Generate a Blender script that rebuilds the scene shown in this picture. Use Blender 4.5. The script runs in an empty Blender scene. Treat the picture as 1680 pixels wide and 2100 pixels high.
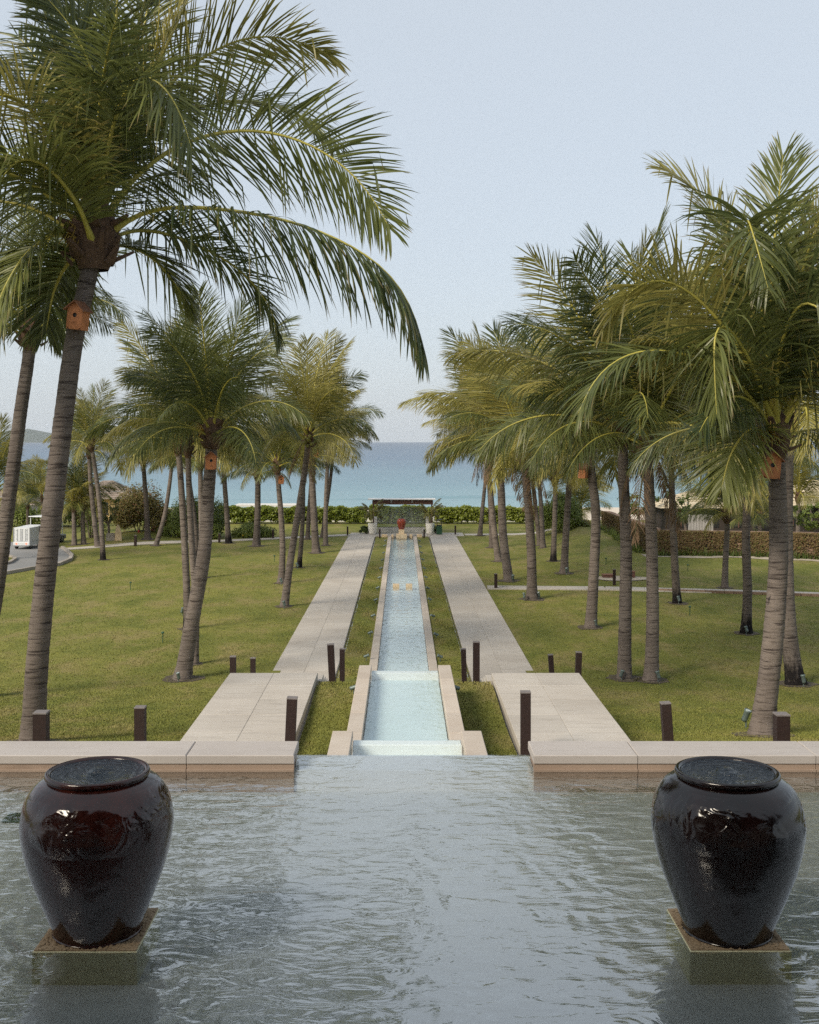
import bpy, math, random
import numpy as np
from mathutils import Vector, Matrix
R = math.radians
rnd = random.Random(7)
SC = bpy.context.scene
COL = SC.collection

# ------------------------------------------------------------------ camera
F, CX, HY, ZC = 2300.0, 824.0, 905.0, 6.5      # focal length, vanishing point and eye height of the photograph
cam = bpy.data.cameras.new('camera')
cam.sensor_fit = 'VERTICAL'; cam.sensor_height = 36.0; cam.lens = F / 2100 * 36
cam.shift_x = (840 - CX) / 2100; cam.shift_y = -(1050 - HY) / 2100
cam.clip_start = 0.1; cam.clip_end = 60000
camo = bpy.data.objects.new('camera', cam); COL.objects.link(camo)
camo.location = (0, 0, ZC); camo.rotation_euler = (R(90), 0, 0)
SC.camera = camo

# ------------------------------------------------------------------ sky, sun, exposure
SUN_EL, SUN_AZ = R(36), math.atan2(-0.72, -0.70)     # low veiled sun behind and left of the viewer
world = bpy.data.worlds.new('World'); SC.world = world; world.use_nodes = True
wn, wl = world.node_tree.nodes, world.node_tree.links
sky = wn.new('ShaderNodeTexSky'); sky.sky_type = 'NISHITA'; sky.sun_disc = False
sky.sun_elevation = SUN_EL; sky.sun_rotation = SUN_AZ
sky.air_density = 1.0; sky.dust_density = 2.2; sky.ozone_density = 1.6; sky.altitude = 10
veil = wn.new('ShaderNodeMix'); veil.data_type = 'RGBA'      # thin even cloud veil over the whole sky
veil.inputs[0].default_value = 0.80
veil.inputs[7].default_value = (3.95, 4.30, 4.62, 1)
bg = wn['Background']; bg.inputs['Strength'].default_value = 0.15
wl.new(sky.outputs[0], veil.inputs[6]); wl.new(veil.outputs[2], bg.inputs['Color'])
sl = bpy.data.lights.new('sun', 'SUN'); sl.energy = 3.7; sl.angle = R(22); sl.color = (1.0, 0.89, 0.72)
so = bpy.data.objects.new('sun', sl); COL.objects.link(so)
sd = Vector((math.sin(SUN_AZ) * math.cos(SUN_EL), math.cos(SUN_AZ) * math.cos(SUN_EL), math.sin(SUN_EL)))
so.rotation_euler = sd.to_track_quat('Z', 'Y').to_euler(); so.location = (-30, -40, 40)
vs = SC.view_settings
vs.view_transform = 'Standard'; vs.look = 'None'; vs.exposure = 0.22; vs.gamma = 1; vs.use_curve_mapping = False
SC.render.engine = 'CYCLES'
cy = SC.cycles
cy.use_denoising = False; cy.max_bounces = 6; cy.diffuse_bounces = 3; cy.glossy_bounces = 3
cy.transmission_bounces = 4; cy.transparent_max_bounces = 10; cy.caustics_reflective = False; cy.caustics_refractive = False
cy.sample_clamp_indirect = 1.3; cy.use_adaptive_sampling = True; cy.adaptive_threshold = 0.015; cy.blur_glossy = 1.0; cy.sample_clamp_direct = 8.0; cy.adaptive_min_samples = 24

# ------------------------------------------------------------------ helpers
def W(px, py, d):                       # photograph pixel at a distance -> place in the world
    return Vector(((px - CX) / F * d, d, ZC - (py - HY) / F * d))
def G(px, py, z=0.0):                   # photograph pixel lying on the level z
    d = (ZC - z) * F / (py - HY)
    return Vector(((px - CX) / F * d, d, z))
LK = [(9.5, 3.25), (10.9, 2.95), (12.5, 2.6), (15, 2.05), (18, 1.45), (22, .80), (26, .34), (30, .03), (33, -.02), (44, -.03), (400, -.03)]
def lawn_z(d, x=0.0):
    z = np.interp(d, [k[0] for k in LK], [k[1] for k in LK])
    z = z + 0.9 * math.exp(-((x - 12.2) / 2.0) ** 2 - ((d - 74) / 9) ** 2)
    z = z + 0.35 * math.exp(-((x - 18) / 7.0) ** 2 - ((d - 60) / 4) ** 2)
    z = z + 0.5 * math.exp(-((x + 17.5) / 3.2) ** 2 - ((d - 76) / 4) ** 2)
    return float(z)
def lawn_d(py, px=None):                # distance of the lawn point seen at this pixel row
    lo, hi = 19.0, 130.0
    for _ in range(50):
        m = (lo + hi) / 2
        y = HY + F * (ZC - lawn_z(m, 0 if px is None else (px - CX) / F * m)) / m
        if y > py: lo = m
        else: hi = m
    return (lo + hi) / 2

def tag(o, label=None, cat=None, group=None, kind=None):
    if label: o['label'] = label
    if cat: o['category'] = cat
    if group: o['group'] = group
    if kind: o['kind'] = kind
    return o
def thing(name, label, cat, loc=(0, 0, 0), rz=0.0, group=None):
    o = bpy.data.objects.new(name, None); COL.objects.link(o)
    o.location = loc; o.rotation_euler = (0, 0, rz); o.empty_display_size = .2
    return tag(o, label, cat, group)
def link(name, me, parent=None, loc=(0, 0, 0), rot=(0, 0, 0), sc=1.0):
    o = bpy.data.objects.new(name, me); COL.objects.link(o)
    o.location = loc; o.rotation_euler = rot
    o.scale = (sc, sc, sc) if not hasattr(sc, '__len__') else sc
    if parent: o.parent = parent
    return o

class MB:
    """collects faces for ONE mesh"""
    def __init__(s): s.v, s.f, s.m, s.mi = [], [], [], 0
    def face(s, idx): s.f.append(idx); s.m.append(s.mi)
    def add(s, vs, fs):
        b = len(s.v); s.v += [tuple(v) for v in vs]
        for f in fs: s.face([b + i for i in f])
        return s
    def box(s, x0, x1, y0, y1, z0, z1, bev=0.0):
        if bev <= 0:
            v = [(x0, y0, z0), (x1, y0, z0), (x1, y1, z0), (x0, y1, z0), (x0, y0, z1), (x1, y0, z1), (x1, y1, z1), (x0, y1, z1)]
            return s.add(v, [(0, 3, 2, 1), (4, 5, 6, 7), (0, 1, 5, 4), (1, 2, 6, 5), (2, 3, 7, 6), (3, 0, 4, 7)])
        b = bev                          # top edges bevelled
        v = [(x0, y0, z0), (x1, y0, z0), (x1, y1, z0), (x0, y1, z0),
             (x0, y0, z1 - b), (x1, y0, z1 - b), (x1, y1, z1 - b), (x0, y1, z1 - b),
             (x0 + b, y0 + b, z1), (x1 - b, y0 + b, z1), (x1 - b, y1 - b, z1), (x0 + b, y1 - b, z1)]
        fs = [(0, 3, 2, 1), (8, 9, 10, 11)]
        for a in range(4):
            c = (a + 1) % 4
            fs += [(a, c, 4 + c, 4 + a), (4 + a, 4 + c, 8 + c, 8 + a)]
        return s.add(v, fs)
    def tube(s, pts, rad, n=8, cap=True):
        pts = [Vector(p) for p in pts]; rs = rad if hasattr(rad, '__len__') else [rad] * len(pts)
        b = len(s.v); u = None
        for i, p in enumerate(pts):
            t = (pts[min(i + 1, len(pts) - 1)] - pts[max(i - 1, 0)]).normalized()
            if u is None:
                u = t.orthogonal().normalized()
            u = (u - t * u.dot(t)).normalized(); w = t.cross(u)
            for k in range(n):
                a = 2 * math.pi * k / n
                s.v.append(tuple(p + (u * math.cos(a) + w * math.sin(a)) * rs[i]))
        for i in range(len(pts) - 1):
            for k in range(n):
                k2 = (k + 1) % n
                s.face([b + i * n + k, b + i * n + k2, b + (i + 1) * n + k2, b + (i + 1) * n + k])
        if cap:
            s.face([b + k for k in reversed(range(n))]); e = b + (len(pts) - 1) * n
            s.face([e + k for k in range(n)])
        return s
    def lathe(s, prof, n=48, c=(0, 0, 0)):
        b = len(s.v)
        for r, z in prof:
            for k in range(n):
                a = 2 * math.pi * k / n
                s.v.append((c[0] + r * math.cos(a), c[1] + r * math.sin(a), c[2] + z))
        for i in range(len(prof) - 1):
            for k in range(n):
                k2 = (k + 1) % n
                s.face([b + i * n + k, b + i * n + k2, b + (i + 1) * n + k2, b + (i + 1) * n + k])
        return s
    def poly(s, pts): return s.add(pts, [list(range(len(pts)))])
    def mesh(s, name, mats, smooth=False):
        me = bpy.data.meshes.new(name); me.from_pydata(s.v, [], s.f)
        for m in (mats if isinstance(mats, (list, tuple)) else [mats]): me.materials.append(m)
        if any(s.m): me.polygons.foreach_set('material_index', s.m)
        if smooth: me.polygons.foreach_set('use_smooth', [True] * len(s.f))
        me.update(); return me
    def build(s, name, mats, parent=None, loc=(0, 0, 0), rot=(0, 0, 0), sc=1.0, smooth=False):
        return link(name, s.mesh(name, mats, smooth), parent, loc, rot, sc)

def np_mesh(name, verts, faces_flat, nper, mats, attrs=None, midx=None, smooth=False):
    """fast mesh from numpy: all faces have nper corners"""
    me = bpy.data.meshes.new(name); nv = len(verts); nf = len(faces_flat) // nper
    me.vertices.add(nv); me.vertices.foreach_set('co', np.asarray(verts, dtype=np.float32).ravel())
    me.loops.add(nf * nper); me.loops.foreach_set('vertex_index', np.asarray(faces_flat, dtype=np.int32))
    me.polygons.add(nf); me.polygons.foreach_set('loop_start', np.arange(nf, dtype=np.int32) * nper)
    for m in (mats if isinstance(mats, (list, tuple)) else [mats]): me.materials.append(m)
    if midx is not None: me.polygons.foreach_set('material_index', np.asarray(midx, dtype=np.int32))
    me.update(calc_edges=True)
    if attrs is not None:
        a = me.color_attributes.new('leaf', 'FLOAT_COLOR', 'POINT')
        a.data.foreach_set('color', np.asarray(attrs, dtype=np.float32).ravel())
    if smooth: me.polygons.foreach_set('use_smooth', [True] * nf)
    return me

# ------------------------------------------------------------------ materials
class NT:
    def __init__(s, name):
        s.m = bpy.data.materials.new(name); s.m.use_nodes = True
        s.t = s.m.node_tree; s.n, s.l = s.t.nodes, s.t.links
        s.p = s.n['Principled BSDF']; s.out = s.n['Material Output']
    def new(s, t, **kw):
        n = s.n.new(t)
        for k, v in kw.items(): setattr(n, k, v)
        return n
    def link(s, a, b): s.l.new(a, b)
    def coord(s, kind='Object', scale=(1, 1, 1)):
        tc = s.new('ShaderNodeTexCoord'); mp = s.new('ShaderNodeMapping'); mp.inputs['Scale'].default_value = scale
        s.link(tc.outputs[kind], mp.inputs[0]); return mp.outputs[0]
    def world(s, scale=(1, 1, 1)):
        g = s.new('ShaderNodeNewGeometry'); mp = s.new('ShaderNodeMapping'); mp.inputs['Scale'].default_value = scale
        s.link(g.outputs['Position'], mp.inputs[0]); return mp.outputs[0]
    def noise(s, vec, scale, detail=4, rough=.55, dist=0.0, out='Fac'):
        n = s.new('ShaderNodeTexNoise'); n.inputs['Scale'].default_value = scale; n.inputs['Detail'].default_value = detail
        n.inputs['Roughness'].default_value = rough; n.inputs['Distortion'].default_value = dist
        if vec is not None: s.link(vec, n.inputs['Vector'])
        return n.outputs[out]
    def ramp(s, fac, stops):
        r = s.new('ShaderNodeValToRGB'); e = r.color_ramp.elements
        while len(e) < len(stops): e.new(.5)
        for el, (p, c) in zip(e, stops):
            el.position = p; el.color = tuple(c) + (1,) if len(c) == 3 else c
        s.link(fac, r.inputs[0]); return r.outputs[0]
    def mix(s, fac, a, b, mode='MIX'):
        n = s.new('ShaderNodeMix', data_type='RGBA', blend_type=mode)
        for v, i in ((fac, 0), (a, 6), (b, 7)):
            if hasattr(v, 'node'): s.link(v, n.inputs[i])
            else: n.inputs[i].default_value = v if i == 0 else (tuple(v) + (1,) if len(v) == 3 else v)
        return n.outputs[2]
    def math(s, op, a, b=0.0, c=None):
        n = s.new('ShaderNodeMath', operation=op)
        for v, i in ((a, 0), (b, 1), (c, 2)):
            if v is None: continue
            if hasattr(v, 'node'): s.link(v, n.inputs[i])
            else: n.inputs[i].default_value = v
        return n.outputs[0]
    def bump(s, h, strength=.3, dist=.02):
        b = s.new('ShaderNodeBump'); b.inputs['Strength'].default_value = strength; b.inputs['Distance'].default_value = dist
        s.link(h, b.inputs['Height']); return b.outputs[0]
    def set(s, base=None, rough=None, normal=None, **kw):
        for v, k in ((base, 'Base Color'), (rough, 'Roughness'), (normal, 'Normal')):
            if v is None: continue
            if hasattr(v, 'node'): s.link(v, s.p.inputs[k])
            else: s.p.inputs[k].default_value = tuple(v) + (1,) if k == 'Base Color' else v
        for k, v in kw.items(): s.p.inputs[k.replace('_', ' ')].default_value = v
        return s.m

def stone_mat(name, c0, c1, scale=3.0, rough=.75, objvar=.10, bump=.15, stain=0.25, spec=.3):
    t = NT(name); w = t.world()
    big = t.noise(w, scale * .35, 5, .6); fine = t.noise(w, scale * 30, 3, .6)
    streak = t.noise(t.world((1.2, 9, 3)), scale * .8, 4, .6)
    col = t.mix(t.ramp(big, [(.3, (0, 0, 0)), (.72, (1, 1, 1))]), c0, c1)
    col = t.mix(t.math('MULTIPLY', t.ramp(streak, [(.5, (0, 0, 0)), (.75, (1, 1, 1))]), stain), col, tuple(x * .62 for x in c0))
    col = t.mix(t.math('MULTIPLY', fine, .22), col, tuple(x * .55 for x in c0))
    oi = t.new('ShaderNodeObjectInfo')
    v = t.math('MULTIPLY_ADD', oi.outputs['Random'], objvar * 2, 1 - objvar)
    hv = t.new('ShaderNodeHueSaturation'); t.link(v, hv.inputs['Value']); t.link(col, hv.inputs['Color'])
    return t.set(hv.outputs[0], rough, t.bump(fine, bump, .004), Specular_IOR_Level=spec)

M = {}
M['slab'] = stone_mat('paving_stone', (.42, .38, .335), (.52, .485, .44), 1.6, .8, .07, stain=.5)
M['bed'] = stone_mat('joint_bed', (.22, .19, .16), (.28, .25, .21), 3, .9)
M['cap'] = stone_mat('cap_stone', (.38, .345, .32), (.46, .425, .40), 2.0, .7, .05)
M['coping'] = stone_mat('coping_sandstone', (.47, .40, .335), (.57, .51, .445), 3.0, .75, .08)
M['poolwall'] = stone_mat('wet_sandstone', (.29, .215, .165), (.37, .285, .225), 3.0, .55, .05, stain=.5)
M['poolfloor'] = stone_mat('pool_floor_stone', (.50, .49, .45), (.58, .57, .525), 1.2, .8, .05)
M['chfloor'] = stone_mat('channel_floor_stone', (.60, .69, .70), (.69, .77, .78), 1.2, .8, .05)
M['weir'] = stone_mat('weir_stone', (.78, .77, .75), (.84, .83, .81), 1.5, .6, .04, stain=.06, bump=.05)
M['warmstone'] = stone_mat('golden_sandstone', (.64, .48, .31), (.74, .60, .42), 4, .8, .08)
M['kerb'] = stone_mat('kerb_stone', (.30, .27, .24), (.40, .36, .32), 3, .85, .12)
M['rubble'] = stone_mat('rubble_stone', (.20, .13, .09), (.34, .23, .16), 3, .9, .25)
M['render'] = stone_mat('pale_render', (.62, .60, .56), (.72, .70, .67), 1, .8, .03)
M['road'] = stone_mat('asphalt_grey', (.20, .20, .20), (.27, .27, .27), 1, .85, .0)
M['sand'] = stone_mat('beach_sand', (.55, .47, .38), (.66, .58, .48), .3, .95, .0)
M['algae'] = stone_mat('algae_stone', (.50, .48, .31), (.58, .56, .38), 3, .8, .02)
M['pebble'] = stone_mat('pebble', (.24, .17, .10), (.36, .27, .17), 14, .7, .02)
M['gravel'] = stone_mat('gravel', (.40, .34, .27), (.55, .48, .38), 6, .9, .1)

def turf_colour(t):
    w = t.world()
    a = t.noise(w, .20, 4, .6); b = t.noise(t.world((1, .55, 1)), .70, 6, .68); c = t.noise(t.world((1, .45, 1)), 26, 4, .7); d = t.noise(t.world((1, .7, 1)), 2.6, 4, .65)
    col = t.mix(t.ramp(a, [(.35, (0, 0, 0)), (.66, (1, 1, 1))]), (.155, .168, .038), (.255, .245, .064))
    col = t.mix(t.math('MULTIPLY', t.ramp(b, [(.49, (0, 0, 0)), (.62, (1, 1, 1))]), .9), col, (.285, .232, .100))     # dry tan patches
    col = t.mix(t.math('MULTIPLY', t.ramp(b, [(.30, (1, 1, 1)), (.47, (0, 0, 0))]), .8), col, (.085, .115, .022))    # lush dark patches
    col = t.mix(t.math('MULTIPLY', t.ramp(d, [(.34, (1, 1, 1)), (.50, (0, 0, 0))]), .45), col, (.100, .105, .030))
    return t.mix(t.math('MULTIPLY', t.ramp(c, [(.42, (1, 1, 1)), (.62, (0, 0, 0))]), .5), col, (.100, .110, .028)), c
t = NT('turf'); col, c = turf_colour(t); M['turf'] = t.set(col, .9, t.bump(c, .7, .03), Specular_IOR_Level=.12)
t = NT('grass_blade'); col, c = turf_colour(t); M['blade'] = t.set(t.mix(.25, col, (.24, .25, .07)), .8, Specular_IOR_Level=.12)

def leaf_mat(name, dark, mid, tip, trans=.36, rough=.36, tipfrom=.80):
    t = NT(name)
    at = t.new('ShaderNodeAttribute', attribute_name='leaf'); sp = t.new('ShaderNodeSeparateColor')
    t.link(at.outputs['Color'], sp.inputs[0])
    oi = t.new('ShaderNodeObjectInfo')
    f = t.math('ADD', t.math('MULTIPLY', sp.outputs[0], .40), t.math('MULTIPLY', oi.outputs['Random'], .60))
    col = t.mix(f, dark, mid)
    tf = t.math('MULTIPLY', t.ramp(sp.outputs[1], [(tipfrom, (0, 0, 0)), (1.0, (1, 1, 1))]), t.ramp(sp.outputs[0], [(.25, (0, 0, 0)), (.8, (1, 1, 1))]))
    col = t.mix(tf, col, tip)
    t.set(col, rough, Specular_IOR_Level=.38)
    tr = t.new('ShaderNodeBsdfTranslucent'); t.link(t.mix(.35, col, mid), tr.inputs['Color'])
    ms = t.new('ShaderNodeMixShader'); ms.inputs[0].default_value = trans
    t.link(t.p.outputs[0], ms.inputs[1]); t.link(tr.outputs[0], ms.inputs[2]); t.link(ms.outputs[0], t.out.inputs[0])
    return t.m
M['frond'] = leaf_mat('palm_leaf', (.024, .044, .020), (.205, .222, .062), (.25, .17, .08))
M['frond_y'] = leaf_mat('palm_leaf_sunny', (.130, .130, .034), (.40, .355, .10), (.36, .24, .11))  # sunlit copy of the palm leaf, warm light put into its colour
M['frond_dead'] = leaf_mat('palm_leaf_dry', (.13, .075, .045), (.26, .17, .10), (.35, .26, .16), .15, .8)
M['hedge_leaf'] = leaf_mat('seagrape_leaf', (.100, .140, .018), (.290, .320, .045), (.20, .22, .04), .35, .35, .95)
M['bush_leaf'] = leaf_mat('shrub_leaf', (.050, .085, .018), (.200, .245, .040), (.10, .12, .03), .3, .5, .95)
M['bush_brown'] = leaf_mat('bougainvillea_leaf', (.110, .100, .026), (.300, .245, .070), (.30, .12, .07), .25, .6, .6)
M['vine'] = leaf_mat('vine_leaf', (.105, .066, .030), (.235, .165, .065), (.12, .14, .035), .2, .7, .5)
M['pot_palm'] = leaf_mat('areca_leaf', (.07, .07, .016), (.21, .19, .05), (.3, .2, .1), .3)

def simple(name, col, rough=.6, var=0.0, scale=8, metal=0.0, bump=0.0, **kw):
    t = NT(name)
    if var:
        n = t.noise(t.coord('Object'), scale, 5, .6)
        c = t.mix(n, tuple(x * (1 - var) for x in col), tuple(min(1, x * (1 + var)) for x in col))
        nb = t.bump(n, bump, .01) if bump else None
        return t.set(c, rough, nb, Metallic=metal, **kw)
    return t.set(col, rough, Metallic=metal, **kw)
M['rachis'] = simple('palm_rachis', (.36, .32, .060), .5, .3, 4)
M['rachis_dark'] = simple('palm_petiole_base', (.10, .085, .03), .6, .3, 4)
M['fibre'] = simple('palm_fibre', (.085, .050, .030), .95, .7, 14, bump=.6)
M['flower'] = simple('palm_inflorescence', (.33, .22, .04), .6, .3, 10)
M['nut'] = simple('coconut_green', (.16, .15, .03), .45, .3, 5)
M['twig'] = simple('grey_twig', (.16, .13, .11), .85, .3, 9)
M['soil'] = simple('bare_soil', (.085, .066, .045), .95, .5, 9, bump=.5)
M['corten'] = simple('rusted_steel', (.019, .0075, .0058), .8, .5, 22, bump=.15)
M['corten_top'] = simple('steel_cap', (.17, .15, .145), .6, .3, 15)
M['black'] = simple('black_plastic', (.012, .012, .013), .5)
M['teal'] = simple('verdigris_metal', (.13, .17, .165), .45, .35, 20, metal=.3)
M['lensglass'] = simple('lamp_lens', (.55, .6, .6), .15)
M['sprinkler'] = simple('green_plastic', (.018, .07, .035), .5)
M['orangewood'] = simple('orange_stained_wood', (.43, .165, .065), .7, .45, 9, bump=.1)
M['roofwood'] = simple('weathered_cedar', (.20, .085, .045), .75, .4, 12, bump=.2)
M['greywood'] = simple('weathered_grey_wood', (.36, .34, .33), .8, .3, 10)
M['darkwood'] = simple('dark_brown_timber', (.130, .060, .045), .65, .3, 5)
M['white'] = simple('white_paint', (.80, .79, .76), .5, .05, 3)
M['whitepot'] = simple('white_glazed_pot', (.86, .83, .77), .45, .06, 4)
M['cartwhite'] = simple('cart_white', (.62, .64, .66), .4, .06, 4)
M['cartgrey'] = simple('cart_grey', (.28, .29, .30), .5, .1, 4)
M['rubber'] = simple('tyre_rubber', (.018, .018, .018), .85)
M['steel'] = simple('dull_steel', (.35, .35, .36), .4, metal=.8)
M['red'] = simple('red_enamel', (.42, .025, .03), .5, .2, 6)
M['thatch'] = simple('thatch_roof', (.25, .20, .165), .95, .3, 14, bump=.5)
M['tileroof'] = simple('pale_tile_roof', (.55, .46, .32), .85, .15, 6)
M['yellowwall'] = simple('ochre_wall', (.60, .44, .20), .85, .1, 3)
M['roofdark'] = simple('dark_roof_timber', (.035, .026, .022), .85, .3, 3)
M['deck'] = simple('terrace_timber', (.09, .06, .045), .7, .3, 3)
M['skin'] = simple('skin', (.32, .19, .13), .6)
M['shirt'] = simple('cream_shirt', (.55, .50, .42), .85)
M['trousers'] = simple('dark_trousers', (.05, .05, .06), .85)
M['hair'] = simple('dark_hair', (.02, .016, .014), .6)
M['yflower'] = simple('yellow_petal', (.75, .52, .03), .6)
M['hill'] = simple('forested_hill', (.050, .070, .045), .9, .3, .002)
t = NT('tail_lamp'); t.set((.5, .03, .02), .3); t.p.inputs['Emission Color'].default_value = (1, .16, .09, 1); t.p.inputs['Emission Strength'].default_value = 2.2
M['tail'] = t.m

def trunk_mat(name, stain):
    t = NT(name); o = t.coord('Object')
    rings = t.new('ShaderNodeTexNoise'); rings.inputs['Scale'].default_value = 1.0; rings.inputs['Detail'].default_value = 5; rings.inputs['Roughness'].default_value = .65
    mp = t.new('ShaderNodeMapping'); mp.inputs['Scale'].default_value = (2.2, 2.2, 26)
    tc = t.new('ShaderNodeTexCoord'); t.link(tc.outputs['Object'], mp.inputs[0]); t.link(mp.outputs[0], rings.inputs['Vector'])
    big = t.noise(o, 1.3, 4, .6); fine = t.noise(t.coord('Object', (60, 60, 14)), 1, 3, .6)
    oi = t.new('ShaderNodeObjectInfo')
    col = t.mix(t.ramp(big, [(.3, (0, 0, 0)), (.7, (1, 1, 1))]), (.118, .100, .090), (.215, .182, .160))
    col = t.mix(t.ramp(rings.outputs['Fac'], [(.36, (1, 1, 1)), (.48, (0, 0, 0))]), col, (.035, .028, .026))
    col = t.mix(t.math('MULTIPLY', fine, .35), col, (.09, .07, .06))
    # black sooty scars with ragged upper edge
    at = t.new('ShaderNodeSeparateXYZ'); t.link(tc.outputs['Object'], at.inputs[0])
    scar = t.noise(t.coord('Object', (6, 6, 2.2)), 1.0, 3, .7)
    s1 = t.ramp(scar, [(.68, (0, 0, 0)), (.71, (1, 1, 1))])
    col = t.mix(t.math('MULTIPLY', s1, .85), col, (.016, .013, .013))
    if stain:
        edge = t.math('SUBTRACT', t.math('MULTIPLY_ADD', scar, 1.9, -.1), at.outputs[2])
        col = t.mix(t.ramp(edge, [(.0, (0, 0, 0)), (.55, (1, 1, 1))]), col, (.016, .014, .014))
    hs = t.new('ShaderNodeHueSaturation'); t.link(col, hs.inputs['Color']); t.link(t.math('MULTIPLY_ADD', oi.outputs['Random'], .5, .75), hs.inputs['Value'])
    h = t.math('ADD', rings.outputs['Fac'], t.math('MULTIPLY', fine, .4))
    return t.set(hs.outputs[0], .92, t.bump(h, .7, .03), Specular_IOR_Level=.15)
M['trunk'] = trunk_mat('palm_bark', False); M['trunk_s'] = trunk_mat('palm_bark_sooty', True)

def water_mat(name, tint, bump_fn, rough=.03, strength=.5, dist=.01, ior=1.36):
    t = NT(name); n = t.bump(bump_fn(t), strength, dist)
    ge = t.new('ShaderNodeNewGeometry'); dt = t.new('ShaderNodeVectorMath', operation='DOT_PRODUCT')     # Schlick, alike from both sides
    t.link(ge.outputs['Incoming'], dt.inputs[0]); t.link(n, dt.inputs[1]); f0 = ((ior - 1) / (ior + 1)) ** 2
    fac = t.math('MULTIPLY_ADD', t.math('POWER', t.math('SUBTRACT', 1.0, t.math('ABSOLUTE', dt.outputs['Value'])), 5.0), 1 - f0, f0)
    gl = t.new('ShaderNodeBsdfGlossy'); gl.inputs['Roughness'].default_value = rough; t.link(n, gl.inputs['Normal'])
    tr = t.new('ShaderNodeBsdfTransparent'); tr.inputs['Color'].default_value = tuple(tint) + (1,)
    ms = t.new('ShaderNodeMixShader'); t.link(fac, ms.inputs[0]); t.link(tr.outputs[0], ms.inputs[1]); t.link(gl.outputs[0], ms.inputs[2])
    t.link(ms.outputs[0], t.out.inputs[0]); t.n.remove(t.p)
    return t.m
JL, JR = (-1.905, 7.03), (2.04, 7.03)
def ripples(t):
    w = t.world()
    warp = t.new('ShaderNodeVectorMath', operation='MULTIPLY_ADD')
    nz = t.noise(w, .9, 2, .5, out='Color'); t.link(nz, warp.inputs[0]); warp.inputs[1].default_value = (.9, .9, 0); t.link(w, warp.inputs[2])
    tot = None
    for (x, y), fq in ((JL, 4.3), (JR, 4.7)):
        sub = t.new('ShaderNodeVectorMath', operation='SUBTRACT'); t.link(warp.outputs[0], sub.inputs[0]); sub.inputs[1].default_value = (x + .45, y + .45, 3.43)
        ln = t.new('ShaderNodeVectorMath', operation='LENGTH'); t.link(sub.outputs[0], ln.inputs[0])
        sn = t.math('SINE', t.math('MULTIPLY', ln.outputs['Value'], fq * 2 * math.pi))
        fall = t.math('DIVIDE', .8, t.math('ADD', ln.outputs['Value'], .6))
        e = t.math('MULTIPLY', sn, fall)
        tot = e if tot is None else t.math('ADD', tot, e)
    m1 = t.noise(w, .55, 2, .5)
    tot = t.math('MULTIPLY', tot, t.math('MULTIPLY', t.ramp(m1, [(.35, (.15, .15, .15)), (.65, (1, 1, 1))]), .42))
    n1 = t.noise(t.world((2.0, 4.6, 1)), 1.6, 3, .55, .8)
    n2 = t.noise(t.world((5, 3.5, 1)), .8, 2, .5)
    return t.math('ADD', tot, t.math('ADD', t.math('MULTIPLY', n1, 1.5), t.math('MULTIPLY', n2, 1.6)))
M['poolwater'] = water_mat('pool_water', (.88, .93, .94), ripples, .06, 1.0, .0070, 4.4)
def chop(t):
    return t.math('ADD', t.noise(t.world((2.2, 1.3, 1)), 1.8, 3, .6, .4), t.math('MULTIPLY', t.noise(t.world((5, 3, 1)), 1.0, 2, .5), .7))
M['chwater'] = water_mat('channel_water', (.93, .98, .99), chop, .05, .7, .05, 1.45)
M['calmwater'] = water_mat('calm_water', (.92, .98, .99), chop, .05, .35, .03, 1.45)
M['fallwater'] = water_mat('falling_water', (.92, .96, .97), lambda t: t.noise(t.world((30, 1, 2)), 1, 3), .1, .5, .02)
def jarripple(t):
    w = t.coord('Object'); ln = t.new('ShaderNodeVectorMath', operation='LENGTH'); t.link(w, ln.inputs[0])
    s = t.math('SINE', t.math('MULTIPLY', t.math('ADD', ln.outputs['Value'], t.math('MULTIPLY', t.noise(w, 5, 3), .30)), 95))
    return t.math('ADD', t.math('MULTIPLY', s, .22), t.noise(w, 26, 4, .7, 1.0))
t = NT('dark_jar_water'); t.set((.006, .012, .02), .06, t.bump(jarripple(t), 1.0, .018), Specular_IOR_Level=.5); M['jarwater'] = t.m

def jar_mat(name, c0, c1, relief=True):
    t = NT(name); o = t.coord('Object')
    n = t.noise(o, 3.0, 5, .6); drip = t.noise(t.coord('Object', (7, 7, .8)), 1.0, 4, .6)
    col = t.mix(t.ramp(drip, [(.38, (0, 0, 0)), (.68, (1, 1, 1))]), c0, c1)
    col = t.mix(t.math('MULTIPLY', t.ramp(n, [(.55, (0, 0, 0)), (.75, (1, 1, 1))]), .5), col, tuple(x * .3 for x in c0))
    nb = t.bump(t.noise(o, 9, 2, .5), .10, .02)
    if relief:                            # modelled clay relief round the shoulder
        tc = t.new('ShaderNodeSeparateXYZ'); t.link(o, tc.inputs[0])
        msk = t.ramp(tc.outputs[2], [(.60, (0, 0, 0)), (.68, (1, 1, 1)), (.88, (1, 1, 1)), (.93, (0, 0, 0))])
        sw = t.new('ShaderNodeTexNoise'); sw.inputs['Scale'].default_value = 6.0; sw.inputs['Detail'].default_value = 1.5; sw.inputs['Distortion'].default_value = 1.8; t.link(o, sw.inputs['Vector'])
        part = t.ramp(t.noise(o, 2.6, 1, .5), [(.44, (0, 0, 0)), (.54, (1, 1, 1))])
        h = t.math('MULTIPLY', t.math('MULTIPLY', sw.outputs['Fac'], msk), part)
        b2 = t.new('ShaderNodeBump'); b2.inputs['Strength'].default_value = .7; b2.inputs['Distance'].default_value = .035
        t.link(h, b2.inputs['Height']); t.link(nb, b2.inputs['Normal']); nb = b2.outputs[0]
    return t.set(col, .16, nb, Specular_IOR_Level=.55)
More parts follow.
